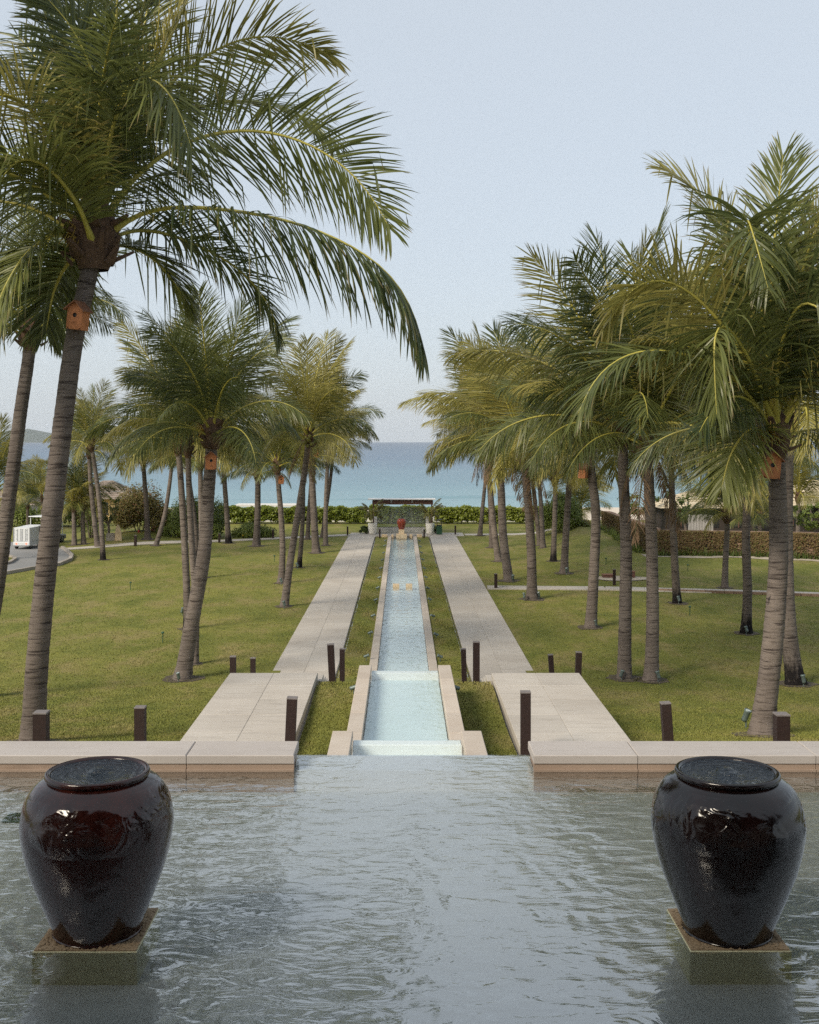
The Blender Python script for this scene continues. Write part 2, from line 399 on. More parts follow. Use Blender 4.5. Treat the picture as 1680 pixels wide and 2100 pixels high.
M['jar'] = jar_mat('brown_jar_glaze', (.0042, .0022, .0020), (.010, .0036, .0030))
M['jar_warm'] = jar_mat('red_brown_jar_glaze', (.014, .0040, .0032), (.036, .0086, .0060))
M['redjar'] = jar_mat('red_jar_glaze', (.20, .035, .018), (.33, .065, .03), False)

t = NT('gate_glass')
gl = t.new('ShaderNodeBsdfGlossy'); gl.inputs['Roughness'].default_value = .02
tr = t.new('ShaderNodeBsdfTransparent'); tr.inputs['Color'].default_value = (.74, .80, .78, 1)
df = t.new('ShaderNodeBsdfDiffuse'); df.inputs['Color'].default_value = (.7, .72, .72, 1)
lw = t.new('ShaderNodeFresnel'); m1 = t.new('ShaderNodeMixShader'); m2 = t.new('ShaderNodeMixShader'); m2.inputs[0].default_value = .16
t.link(tr.outputs[0], m2.inputs[1]); t.link(df.outputs[0], m2.inputs[2])
t.link(lw.outputs[0], m1.inputs[0]); t.link(m2.outputs[0], m1.inputs[1]); t.link(gl.outputs[0], m1.inputs[2]); t.link(m1.outputs[0], t.out.inputs[0]); t.n.remove(t.p)
M['glass'] = t.m

t = NT('sea_water'); w = t.world()
spx = t.new('ShaderNodeSeparateXYZ'); t.link(w, spx.inputs[0])
lg = t.math('LOGARITHM', t.math('MAXIMUM', spx.outputs[1], 10), 10)           # water deepens away from the shore
band = t.math('MULTIPLY', t.math('SUBTRACT', t.noise(t.world((.004, .02, 1)), 1, 3, .5), .5), .25)
col = t.ramp(t.math('MULTIPLY', t.math('SUBTRACT', t.math('ADD', lg, band), 2.25), .55),
             [(.0, (.21, .34, .37)), (.12, (.125, .235, .29)), (.35, (.070, .125, .195)), (.75, (.032, .062, .118))])
h1 = t.noise(t.world((.10, .35, 1)), 1, 6, .7); h2 = t.noise(t.world((.9, 2.4, 1)), 1, 3, .6)
t.set(col, .28, t.bump(t.math('ADD', t.math('MULTIPLY', h1, 2.0), t.math('MULTIPLY', h2, .35)), .6, .9), Specular_IOR_Level=.4)
M['sea'] = t.m
M['foam'] = simple('sea_foam', (.75, .78, .78), .8, .1, 2)

# ------------------------------------------------------------------ terrain: lawns, sea, beach, hill
def lawn(name, x0, x1, d0, d1, nx, ny, zf):
    xs = np.array([x0 + (x1 - x0) * i / nx for i in range(nx + 1)])
    ys = d0 * (d1 / d0) ** (np.arange(ny + 1) / ny)
    v = [(x, y, zf(y, x)) for y in ys for x in xs]
    f = []
    for j in range(ny):
        for i in range(nx):
            a = j * (nx + 1) + i; f += [a, a + 1, a + nx + 2, a + nx + 1]
    me = np_mesh(name, v, f, 4, M['turf'], smooth=True)
    o = link(name, me); return tag(o, kind='structure')
tag(lawn('lawn', -75, -3.42, 9.6, 93, 60, 90, lambda d, x: lawn_z(d, x)), 'mottled green lawn under the palms left of the walkways', None)
tag(lawn('lawn', 3.50, 75, 9.6, 93, 60, 90, lambda d, x: lawn_z(d, x)), 'mottled green lawn under the palms right of the walkways', None)
for s in (-1, 1):
    xa, xb = sorted((.04 + s * 1.80, .04 + s * .95))
    lawn('grass_strip', xa, xb, 24.6, 78.2, 3, 60, lambda d, x: -.05 + .35 * max(0, (31 - d) / 6.4) + .012 * math.sin(d * 1.7 + x * 4))
    xa, xb = sorted((.06 + s * 1.75, .06 + s * .83))
    def zs(d, x): return 1.60 + (.05 * math.sin(d * .9)) - (.0 if d < 22.6 else min(1.3, (d - 22.6) * .62))
    lawn('grass_bank', xa, xb, 11.2, 24.6, 4, 40, zs)
lawn('lawn', -3.42, 3.50, 79.6, 93, 10, 12, lambda d, x: -.03)

v = MB(); ys = [93, 100, 130, 170, 200, 230]; zsd = [-.04, -.35, -1.6, -3.7, -5.3, -7.0]
xs = [-160, -80, -30, 0, 30, 80, 160]
for y, z in zip(ys, zsd):
    for x in xs: v.v.append((x, y, z))
for j in range(len(ys) - 1):
    for i in range(len(xs) - 1):
        a = j * len(xs) + i; v.face([a, a + 1, a + len(xs) + 1, a + len(xs)])
tag(v.build('beach', M['sand']), kind='structure')
v = MB()
yy = [190, 260, 400, 700, 1500, 4000, 15000]
for y in yy:
    for k in range(-4, 5): v.v.append((k * y * .35, y, -5.5))
for j in range(len(yy) - 1):
    for i in range(8):
        a = j * 9 + i; v.face([a, a + 1, a + 10, a + 9])
tag(v.build('sea', M['sea']), kind='structure')
# low breaker rolling in along the shore
v = MB()
for i in range(121):
    x = -110 + i * 2.0; y = 236 + 5 * math.sin(x * .031) + 2 * math.sin(x * .11)
    hh = .55 * max(.15, math.sin(x * .045 + 1.1) * .6 + .4 * math.sin(x * .013))
    v.v += [(x, y - 2.4, -5.49), (x, y - .9, -5.5 + hh * .55), (x, y, -5.5 + hh), (x, y + 3.4, -5.49)]
for i in range(120):
    for k in range(3): v.face([i * 4 + k, i * 4 + 4 + k, i * 4 + 5 + k, i * 4 + 1 + k])
tag(v.build('breaking_wave', M['sea'], smooth=True), kind='structure')
# forested headland across the bay
D = 9800
prof = [(-420, 1), (-300, 12), (-180, 20), (-60, 16), (20, 24), (48, 27), (66, 26), (100, 16), (135, 9), (165, 4), (190, 0.5)]
v = MB(); n = 60; rows = [(0, 0), (500, .55), (1100, 1.0), (1900, .7), (2800, 0)]
for dy, k in rows:
    for i in range(n + 1):
        px = -420 + 610 * i / n; hpx = np.interp(px, [p[0] for p in prof], [p[1] for p in prof])
        jag = 1 + .06 * math.sin(i * 1.9) + .04 * math.sin(i * 4.7)
        v.v.append(((px - CX) / F * (D + 1100), D + dy, -8 + k * (hpx * jag) * (D + 1100) / F + (0 if k else -3)))
for j in range(len(rows) - 1):
    for i in range(n):
        a = j * (n + 1) + i; v.face([a, a + 1, a + n + 2, a + n + 1])
tag(v.build('hill', M['hill'], smooth=True), 'distant wooded headland beyond the bay at the left edge', kind='structure')

# ------------------------------------------------------------------ grass blades (near lawn)
def blades():
    rs = np.random.RandomState(3); P = []
    def fill(n, x0, x1, d0, d1, zf):
        u = rs.rand(n); d = 1.0 / (1 / d0 + (1 / d1 - 1 / d0) * u)
        x = x0 + (x1 - x0) * rs.rand(n) if not callable(x0) else x0(d) + (x1(d) - x0(d)) * rs.rand(n)
        z = np.array([zf(a, b) for a, b in zip(d, x)])
        P.append(np.stack([x, d, z], 1))
    lz = lambda d, x: lawn_z(d, x)
    fill(95000, lambda d: -.375 * d, lambda d: np.full_like(d, -3.70), 19, 60, lz)
    fill(95000, lambda d: np.full_like(d, 3.78), lambda d: .39 * d, 19, 60, lz)
    for s in (-1, 1):
        fill(14000, .06 + s * .86, .06 + s * 1.74, 16.5, 24.4, lambda d, x: 1.60 + (.05 * math.sin(d * .9)) - (.0 if d < 22.6 else min(1.3, (d - 22.6) * .62)))
        fill(12000, .04 + s * 1.02, .04 + s * 1.86, 29, 60, lambda d, x: -.05)
    p = np.concatenate(P); n = len(p)
    h = (.016 + .018 * rs.rand(n)) * (1 + p[:, 1] * .006); wd = .005 + .00026 * p[:, 1]
    a = rs.rand(n) * 6.283; la = rs.rand(n) * 6.283; le = h * (.3 + .7 * rs.rand(n))
    vx = np.empty((n, 3, 3), dtype=np.float32)
    dx, dy = np.cos(a) * wd, np.sin(a) * wd
    base = p.copy(); base[:, 2] -= .006
    vx[:, 0] = base - np.stack([dx, dy, 0 * dx], 1); vx[:, 1] = base + np.stack([dx, dy, 0 * dx], 1)
    vx[:, 2] = base + np.stack([np.cos(la) * le, np.sin(la) * le, h], 1)
    me = np_mesh('grass', vx.reshape(-1, 3), np.arange(n * 3), 3, M['blade'])
    tag(link('grass', me), 'short clipped grass blades covering the nearer lawns', kind='stuff')
blades()

# ------------------------------------------------------------------ walkways and platforms
def slab_run(name, x0, x1, d0, d1, z, rows, cols, mat, label, th=.10, gap=.0035, holder=True, kind='structure'):
    w = (x1 - x0) / cols; l = (d1 - d0) / rows
    base = MB().box(x0 + .01, x1 - .01, d0 + .01, d1 - .01, z - th - .25, z - .014).build(name, M['bed'])
    tag(base, label, kind=kind)
    me = MB().box(-w / 2 + gap / 2, w / 2 - gap / 2, -l / 2 + gap / 2, l / 2 - gap / 2, -th, 0, .006).mesh('slab', mat)
    for j in range(rows):
        for i in range(cols):
            link('slab', me, base, (x0 + w * (i + .5), d0 + l * (j + .5), z + rnd.uniform(-.0015, .0015)))
    return base
for s, sd_ in ((-1, 'left'), (1, 'right')):
    xa, xb = sorted((.04 + s * 1.88, .04 + s * 3.70))
    slab_run('walkway', xa, xb, 29.4, 77.0, 0.0, 40, 2, M['slab'], f'long pale stone walkway running to the sea {sd_} of the channel')
    xa, xb = sorted((.06 + s * 1.78, .06 + s * 3.58))
    slab_run('walkway', xa, xb, 16.0, 23.0, 1.75, 6, 2, M['slab'], f'raised pale stone landing {sd_} of the upper cascade', th=.12)
    bl = MB().box(xa + .02, xb - .02, 16.05, 22.96, -.2, 1.6); tag(bl.build('landing_base', M['coping']), kind='structure')
    # flights: landing down to the walkway, and from the terrace down to the landing
    st = tag(MB().box(xa + .03, xb - .03, 23.0, 29.3, -.4, -.12).build('stairs', M['bed']), f'stone steps going down from the {sd_} landing', kind='structure')
    for k in range(11):
        MB().box(xa - (.10 if s > 0 else .0) + .02, xb + (.10 if s < 0 else .0) - .02, 23.01 + k * .58, 23.58 + k * .58 + .0, -.3, 1.75 - .158 * (k + 1), .008).build('step', M['slab'], st)
    st = tag(MB().box(xa + .03, xb - .03, 11.3, 15.9, 1.0, 1.4).build('stairs', M['bed']), f'stone steps behind the pool wall {sd_} of the weir', kind='structure')
    for k in range(9):
        MB().box(xa, xb, 15.98 - .5 * (k + 1) + .004, 15.98 - .5 * k, 1.2, 1.75 + .155 * (k + 1), .008).build('step', M['slab'], st)
# terrace round the gate at the far end
slab_run('terrace', -3.6, 4.3, 77.02, 79.6, .012, 2, 7, M['slab'], 'pale stone terrace in front of the glass gate')

def path_run(name, pts, w, label, mat, z=0.012, slab=.9, th=.06, parts=True):
    """slab path along a line of ground points"""
    pts = [Vector((p[0], p[1], 0)) for p in pts]; seg = []
    for a, b in zip(pts, pts[1:]):
        L = (b - a).length; n = max(1, round(L / slab))
        for i in range(n): seg.append((a + (b - a) * (i / n), a + (b - a) * ((i + 1) / n)))
    base = None; bm = MB()
    for a, b in seg:
        t = (b - a).normalized(); nrm = Vector((-t.y, t.x, 0)) * (w / 2 - .02)
        q = [a + nrm, a - nrm, b - nrm, b + nrm]
        bm.poly([(p.x, p.y, lawn_z(p.y, p.x) + z - .008) for p in q][::-1])
    base = tag(bm.build(name, M['bed']), label, kind='structure')
    for a, b in seg:
        t = (b - a).normalized(); nrm = Vector((-t.y, t.x, 0)) * (w / 2); g = t * .006
        top = [a + nrm + g, a - nrm + g, b - nrm - g, b + nrm - g]
        zz = [lawn_z(p.y, p.x) + z for p in top]
        v = [(p.x, p.y, q) for p, q in zip(top, zz)] + [(p.x, p.y, q - th) for p, q in zip(top, zz)]
        MB().add(v, [(3, 2, 1, 0), (4, 5, 6, 7), (0, 1, 5, 4), (1, 2, 6, 5), (2, 3, 7, 6), (3, 0, 4, 7)]).build('slab', mat, base)
    return base
path_run('side_path', [(3.8, 49.9), (9, 49.6), (14, 48.6), (19.5, 47.2)], 1.05, 'narrow stone path crossing the right lawn towards the wall', M['slab'], .05, .85)
path_run('side_path', [(G(130, 1126).x, G(130, 1126).y), (G(280, 1117).x, G(280, 1117).y), (G(440, 1110).x, G(440, 1110).y), (G(560, 1104).x, G(560, 1104).y), (-3.5, 78.0)], 1.1, 'thin pale path curving across the far left lawn', M['slab'], .04, 1.3)
path_run('side_path', [(4.4, 78.2), (8, 78.4), (10.6, 78.6)], 1.1, 'thin pale path along the far right lawn by the hedge', M['slab'], .04, 1.3)
kb = thing('kerb', 'low brown stone kerb holding the right side path', 'kerb', (0, 0, 0))
a, b = Vector((11.2, 48.75)), Vector((19.5, 46.6))
for i in range(22):
    p = a + (b - a) * (i / 22); q = a + (b - a) * ((i + .93) / 22); hz = lawn_z(p.y, p.x)
    MB().add([(p.x, p.y, hz - .1), (q.x, q.y, hz - .1), (q.x, q.y + .16, hz - .1), (p.x, p.y + .16, hz - .1),
              (p.x, p.y, hz + .10), (q.x, q.y, hz + .10), (q.x, q.y + .16, hz + .11), (p.x, p.y + .16, hz + .11)],
             [(0, 3, 2, 1), (4, 5, 6, 7), (0, 1, 5, 4), (1, 2, 6, 5), (2, 3, 7, 6), (3, 0, 4, 7)]).build('kerb_stone', M['rubble'], kb)

# service road at the far left with a kerbed grass island
road_px = [(-90, 1194), (0, 1179), (60, 1168), (120, 1159), (144, 1149), (148, 1141), (138, 1132), (128, 1124), (90, 1117), (40, 1112), (0, 1111), (-90, 1111)]
rp = [G(*p) for p in road_px]
tag(MB().poly([(p.x, p.y, .012) for p in rp]).build('road', M['road']), 'grey service road with the parked carts', kind='structure')
isl = [G(*p) for p in [(-90, 1168), (0, 1161), (20, 1156), (31, 1149), (30, 1145), (16, 1142), (0, 1140), (-90, 1135)]]
tag(MB().poly([(p.x, p.y, .03) for p in isl]).build('grass_island', M['turf']), 'grass island beside the service road', kind='structure')
def kerb_run(pts, label):
    kb = thing('kerb', label, 'kerb')
    for a, b in zip(pts, pts[1:]):
        L = (b - a).length; n = max(1, round(L / .9)); t = (b - a).normalized(); nn = Vector((t.y, -t.x, 0)) * .09
        for i in range(n):
            p = a + (b - a) * (i / n) + t * .008; q = a + (b - a) * ((i + 1) / n) - t * .008
            v = [p - nn, q - nn, q + nn, p + nn]
            MB().add([(k.x, k.y, -.08) for k in v] + [(k.x, k.y, .13) for k in v],
                     [(0, 3, 2, 1), (4, 5, 6, 7), (0, 1, 5, 4), (1, 2, 6, 5), (2, 3, 7, 6), (3, 0, 4, 7)]).build('kerb_stone', M['kerb'], kb)
kerb_run(rp[0:8], 'grey stone kerb between the service road and the lawn')
kerb_run(isl, 'grey kerb round the small grass island at the left edge')

# ------------------------------------------------------------------ upper pool, weir, cascade
pf = tag(MB().box(-7.5, 7.6, 2.6, 10.45, 2.9, 3.215).build('pool_floor', M['poolfloor']), 'beige stone floor of the reflecting pool', kind='structure')
me = MB().box(-.7496, .7496, -.6046, .6046, -.04, 0).mesh('slab', M['poolfloor'])
for i in range(10):
    for j in range(6):
        if 3.9 + 1.21 * j < 10.4: link('slab', me, pf, (-6.75 + 1.5 * i, 3.9 + 1.21 * j - .02, 3.233 + rnd.uniform(-.001, .001)))
tag(MB().poly([(-7.5, 2.6, 3.43), (7.6, 2.6, 3.43), (7.6, 10.98, 3.43), (-7.5, 10.98, 3.43)]).build('pool_water', M['poolwater']), 'rippled water of the reflecting pool', kind='structure')
XO = .115                                               # axis of the weir
wv = thing('weir', 'pale stone weir at the edge of the pool where water spills over', 'weir', (XO, 10.7, 2.4))
for k in range(3):
    x0 = -1.12 + k * .747
    MB().box(x0, x0 + .7465, -.235, .25, .0, 1.0285, .002).build('weir_stone', M['weir'], wv)
tag(MB().poly([(XO - 1.1, 10.955, 3.425), (XO + 1.1, 10.955, 3.425), (XO + 1.1, 11.03, 2.6), (XO - 1.1, 11.03, 2.6)]).build('falling_water', M['fallwater']), 'thin sheet of water falling over the weir', kind='structure')
def pool_wall(x0, x1, label, joints):
    w = thing('pool_wall', label, 'wall', (0, 0, 2.4))
    MB().box(x0 + .02, x1 - .02, 10.50, 10.88, 0, 1.06).build('wall_core', M['poolwall'], w)
    xs = [x0] + joints + [x1]
    for a, b in zip(xs, xs[1:]):
        MB().box(a + .003, b - .003, 10.44, 10.499, 0.6, 1.10, .004).build('facing_slab', M['poolwall'], w)
        MB().box(a + .003, b - .003, 10.43, 10.93, 1.102, 1.18, .008).build('cap_slab', M['cap'], w)
        MB().box(a + .003, b - .003, 10.415, 10.439, 1.03, 1.05).build('ledge', M['poolwall'], w)
pool_wall(-7.5, W(613, 0, 10.9).x, 'low stone wall behind the left jar closing the pool', [-5.9, -4.3, W(385, 0, 10.5).x])
pool_wall(W(1083, 0, 10.9).x, 7.6, 'low stone wall behind the right jar closing the pool', [W(1305, 0, 10.5).x, W(1668, 0, 10.5).x, 5.6])

def channel(name, label, d0, d1, cz, ih, oh, xc, n, wdepth, lip, fl):
    t_ = thing(name, label, 'channel', (xc, d0, 0))
    L = d1 - d0; l = L / n
    for s in (-1, 1):
        a, b = sorted((s * ih, s * oh))
        MB().box(a + .015, b - .015, .01, L - .01, cz - 1.3, cz - .08).build('side_wall', M['coping'], t_)
        me = MB().box(a, b, .003, l - .003, -.078, 0, .007).mesh('coping_stone', M['coping'])
        for k in range(n): link('coping_stone', me, t_, (0, k * l, cz + rnd.uniform(-.002, .002)))
    MB().box(-ih + .002, ih - .002, 0, L - lip, cz - 1.3, cz - wdepth - .14).build('channel_floor', fl, t_)
    if lip:
        MB().box(-ih + .003, ih - .003, L - lip + .002, L - .01, cz - 1.3, cz - wdepth - .006, .008).build('lip_stone', M['weir'], t_)
    return t_
channel('cascade_basin', 'short upper cascade basin just below the pool weir', 11.10, 12.60, 3.25, .607, .835, .06, 1, .10, .20, M['chfloor'])
channel('cascade_channel', 'middle cascade channel between the two grass banks', 12.63, 21.30, 2.25, .632, .865, .06, 7, .10, .22, M['chfloor'])
channel('water_channel', 'long lower water channel leading to the red jar', 21.4, 76.9, 0.0, .742, .985, .045, 42, .08, 0, M['chfloor'])
def water(name, x0, x1, d0, d1, z, mat, label):
    tag(MB().poly([(x0, d0, z), (x1, d0, z), (x1, d1, z), (x0, d1, z)]).build(name, mat), label, kind='structure')
water('basin_water', .06 - .605, .06 + .605, 11.1, 12.585, 3.15, M['calmwater'], 'water in the upper cascade basin')
water('channel_water', .06 - .63, .06 + .63, 12.64, 21.285, 2.15, M['calmwater'], 'smooth water in the middle cascade channel')
water('channel_water', .045 - .74, .045 + .74, 21.45, 76.88, -.08, M['chwater'], 'rippling water in the long lower channel')
for (xh, d, z1, z0) in ((.60, 12.60, 3.145, 2.1), (.628, 21.31, 2.145, -.1)):
    tag(MB().poly([(.06 - xh, d, z1), (.06 + xh, d, z1), (.06 + xh, d + .05, z0), (.06 - xh, d + .05, z0)]).build('falling_water', M['fallwater']), kind='structure')
for s, sd_ in ((-1, 'left'), (1, 'right')):
    o = MB().box(-.235, .235, 0, .42, -1.2, 0, .01).build('stone_block', M['coping'], None, (XO + s * .92, 11.06, 3.27))
    tag(o, f'low stone block tucked behind the weir on its {sd_} end', 'stone block', 'blocks behind the weir')
# two square blocks standing in the channel, and blocks at its far end
for px, lab in ((812.5, 'left one of two square sandstone blocks standing in the long channel'), (839, 'right one of two square sandstone blocks standing in the long channel')):
    g = G(px, 1204, -.08)
    o = MB().box(-.145, .145, -.15, .15, -.3, .13, .01).build('stone_block', M['warmstone'], None, (g.x, g.y + .1, g.z)); tag(o, lab, 'stone block', 'blocks in the channel')
for px0, px1, lab in ((783, 794, 'sandstone block on the grass left of the channel end'), (803, 807, 'small sandstone block in the water left of the pedestal'), (840, 846, 'small sandstone block in the water right of the pedestal'), (855, 865.5, 'sandstone block on the grass right of the channel end')):
    a, b = G(px0, 1101, -.02), G(px1, 1101, -.02)
    o = MB().box(0, b.x - a.x, 0, .3, -.1, .14, .01).build('stone_block', M['warmstone'], None, (a.x, 76.55, 0)); tag(o, lab, 'stone block', 'blocks at the channel end')

# ------------------------------------------------------------------ jars
PROF = [(.0, .0), (.255, 0), (.268, .015), (.285, .06), (.325, .16), (.372, .28), (.415, .40), (.447, .52), (.464, .62), (.468, .69), (.457, .77), (.434, .845), (.396, .903), (.356, .937), (.322, .955), (.309, .962),
        (.311, .967), (.320, .971), (.323, .979), (.320, .992), (.312, 1.0), (.298, .999), (.288, .992), (.283, .980), (.281, .94)]
def dense(prof, k=3):
    out = []
    P = [Vector((r, z, 0)) for r, z in prof]
    for i in range(len(P) - 1):
        p0, p1, p2, p3 = P[max(i - 1, 0)], P[i], P[i + 1], P[min(i + 2, len(P) - 1)]
        for j in range(k):
            t = j / k
            q = .5 * ((2 * p1) + (p2 - p0) * t + (2 * p0 - 5 * p1 + 4 * p2 - p3) * t * t + (3 * p1 - p0 - 3 * p2 + p3) * t ** 3)
            out.append((max(0, q.x), q.y))
    return out + [(P[-1].x, P[-1].y)]
jm = MB().lathe(dense(PROF), 72).mesh('jar_body', M['jar'], True)
jm2 = MB().lathe(dense(PROF), 72).mesh('jar_body', M['jar_warm'], True)
wm = MB(); wm.lathe([(.0001, .028), (.03, .026), (.05, .014), (.07, .003), (.12, 0), (.20, .003), (.284, 0)], 48)
wme = wm.mesh('water_surface', M['jarwater'], True)
def pebbles(parent, half, z, seed):
    r = np.random.RandomState(seed); V, Fc = [], []
    ico = [(0, 0, 1), (.89, 0, .45), (.28, .85, .45), (-.72, .53, .45), (-.72, -.53, .45), (.28, -.85, .45)]
    fs = [(0, 1, 2), (0, 2, 3), (0, 3, 4), (0, 4, 5), (0, 5, 1)]
    for _ in range(1100):
        x, y = r.uniform(-half, half, 2); s = r.uniform(.010, .021); a = r.rand() * 6.28; e = r.uniform(.6, 1)
        b = len(V)
        for p in ico:
            X, Y = p[0] * s, p[1] * s * e
            V.append((x + X * math.cos(a) - Y * math.sin(a), y + X * math.sin(a) + Y * math.cos(a), z + p[2] * s * .75 - .004))
        for f in fs: Fc += [b + i for i in f]
    o = link('pebbles', np_mesh('pebbles', V, Fc, 3, M['pebble'], smooth=True), parent); o['kind'] = 'stuff'
for (x, y), nm, rz, half in ((JL, 'left', .4, .315), (JR, 'right', 2.1, .305)):
    pl = thing('plinth', f'square stone plinth strewn with pebbles under the {nm} dark jar', 'plinth', (x, y + .02, 3.2), group='plinths in the pool')
    MB().box(-half, half, -half, half, 0, .233, .004).build('plinth_block', M['algae'], pl)
    MB().box(-half + .008, half - .008, -half + .008, half - .008, .2335, .240).build('gravel_bed', M['pebble'], pl)
    pebbles(pl, half - .012, .240, 5 if nm == 'left' else 9)
    j = thing('fountain_jar', 'glossy dark brown fountain jar standing at the ' + nm + ' of the pool', 'jar', (x, y, 3.441), rz, 'fountain jars in the pool')
    link('jar_body', jm2 if nm == 'left' else jm, j); link('water_surface', wme, j, (0, 0, .989))
# drain grate in the pool, lower left
g = thing('drain_grate', 'dark green drain grate under water left of the left jar', 'grate', (W(42, 0, 9.7).x, 9.7, 3.238))
MB().box(-.13, .13, -.10, .10, 0, .012).build('frame', M['sprinkler'], g)
for k in range(6): MB().box(-.115 + k * .04, -.095 + k * .04, -.085, .085, .012, .022).build('bar', M['sprinkler'], g)

# ------------------------------------------------------------------ bollards
bm_tall = MB().box(-.075, .075, -.075, .075, 0, .955).mesh('post', M['corten'])
cap_tall = MB().box(-.079, .079, -.079, .079, 0, .018, .004).mesh('top_plate', M['corten_top'])
slot = MB().box(-.045, .045, -.012, .0, 0, .20).mesh('lamp_slot', M['black'])
def bollard(loc, h, w, lab, lean=(0, 0), rz=0.0, grp='rusted steel light bollards'):
    b = thing('light_bollard', lab, 'bollard', loc, rz, grp); b.rotation_euler = (lean[0], lean[1], rz)
    k = w / .15
    link('post', bm_tall, b, sc=(k, k, h / .955)); link('top_plate', cap_tall, b, (0, 0, h), sc=(k, k, 1))
    link('lamp_slot', slot, b, (0, .0755 * k + .012, h - .26), sc=(k, 1, 1))
def bz(px, topy, d): return W(px, topy, d).z
for px, top, d, w, base, lab, ln in (
    (85, 1462, 12.5, .145, 2.5, 'thick dark bollard in front of the largest palm trunk at left', 0),
    (288, 1451, 16.5, .15, 1.6, 'dark bollard on the lawn left of the left landing', 0),
    (594, 1432, 17.0, .15, 1.72, 'rusted bollard on the inner edge of the left landing by the pool wall', .045),
    (1078, 1420, 17.0, .145, 1.72, 'tall rusted bollard on the inner edge of the right landing', 0),
    (1375, 1442, 16.5, .14, 1.6, 'leaning dark bollard on the lawn right of the right landing', -.07),
    (1603, 1466, 12.5, .145, 2.5, 'thick dark bollard in front of the right-hand palm trunk', 0),
    (683, 1322, 25.0, .145, .9, 'taller of two bollards below the left landing by the channel', -.05),
    (702, 1331, 27.0, .12, .5, 'shorter of two bollards below the left landing by the channel', 0),
    (953, 1331, 27.0, .12, .5, 'shorter of two bollards below the right landing by the channel', -.03),
    (977, 1317, 25.0, .145, .9, 'taller of two bollards below the right landing by the channel', 0),
    (478, 1347, 25.2, .13, .55, 'wider of two bollards behind the outer corner of the left landing', 0),
    (519, 1350, 27.6, .12, .4, 'narrower of two bollards behind the far edge of the left landing', 0),
    (1134, 1343, 27.6, .12, .4, 'tilted bollard behind the far edge of the right landing', -.07),
    (1184, 1338, 25.2, .13, .55, 'straight bollard behind the outer corner of the right landing', .03)):
    z = bz(px, top, d); p = W(px, top, d)
    bollard((p.x, d, base), z - base, w, lab, (0, ln), 0)
for px, top, bot, w, lab in (
    (1017, 1177, 1208, .13, 'bollard where the side path meets the right walkway'),
    (1260, 1168, 1200, .12, 'bollard standing beside the gravel patch on the right lawn'),
    (713, 1080, 1099, .11, 'small bollard at the far end of the left walkway outer edge'),
    (779, 1085, 1103, .11, 'small bollard left of the channel end in front of the gate'),
    (870, 1086, 1103, .11, 'small bollard right of the channel end in front of the gate'),
    (934, 1078, 1097, .11, 'small bollard at the far end of the right walkway by the bin'),
    (560, 1087, 1105, .13, 'far bollard on the left path right of the flowering shrub'),
    (450, 1095, 1113, .13, 'far bollard on the left path left of the flowering shrub'),
    (278, 1098, 1120, .15, 'far bollard on the left path in front of the brown bush')):
    d = lawn_d(bot, px); p = W(px, bot, d)
    bollard((p.x, d, lawn_z(d, p.x) - .02), (bot - top) / F * d + .02, w, lab)

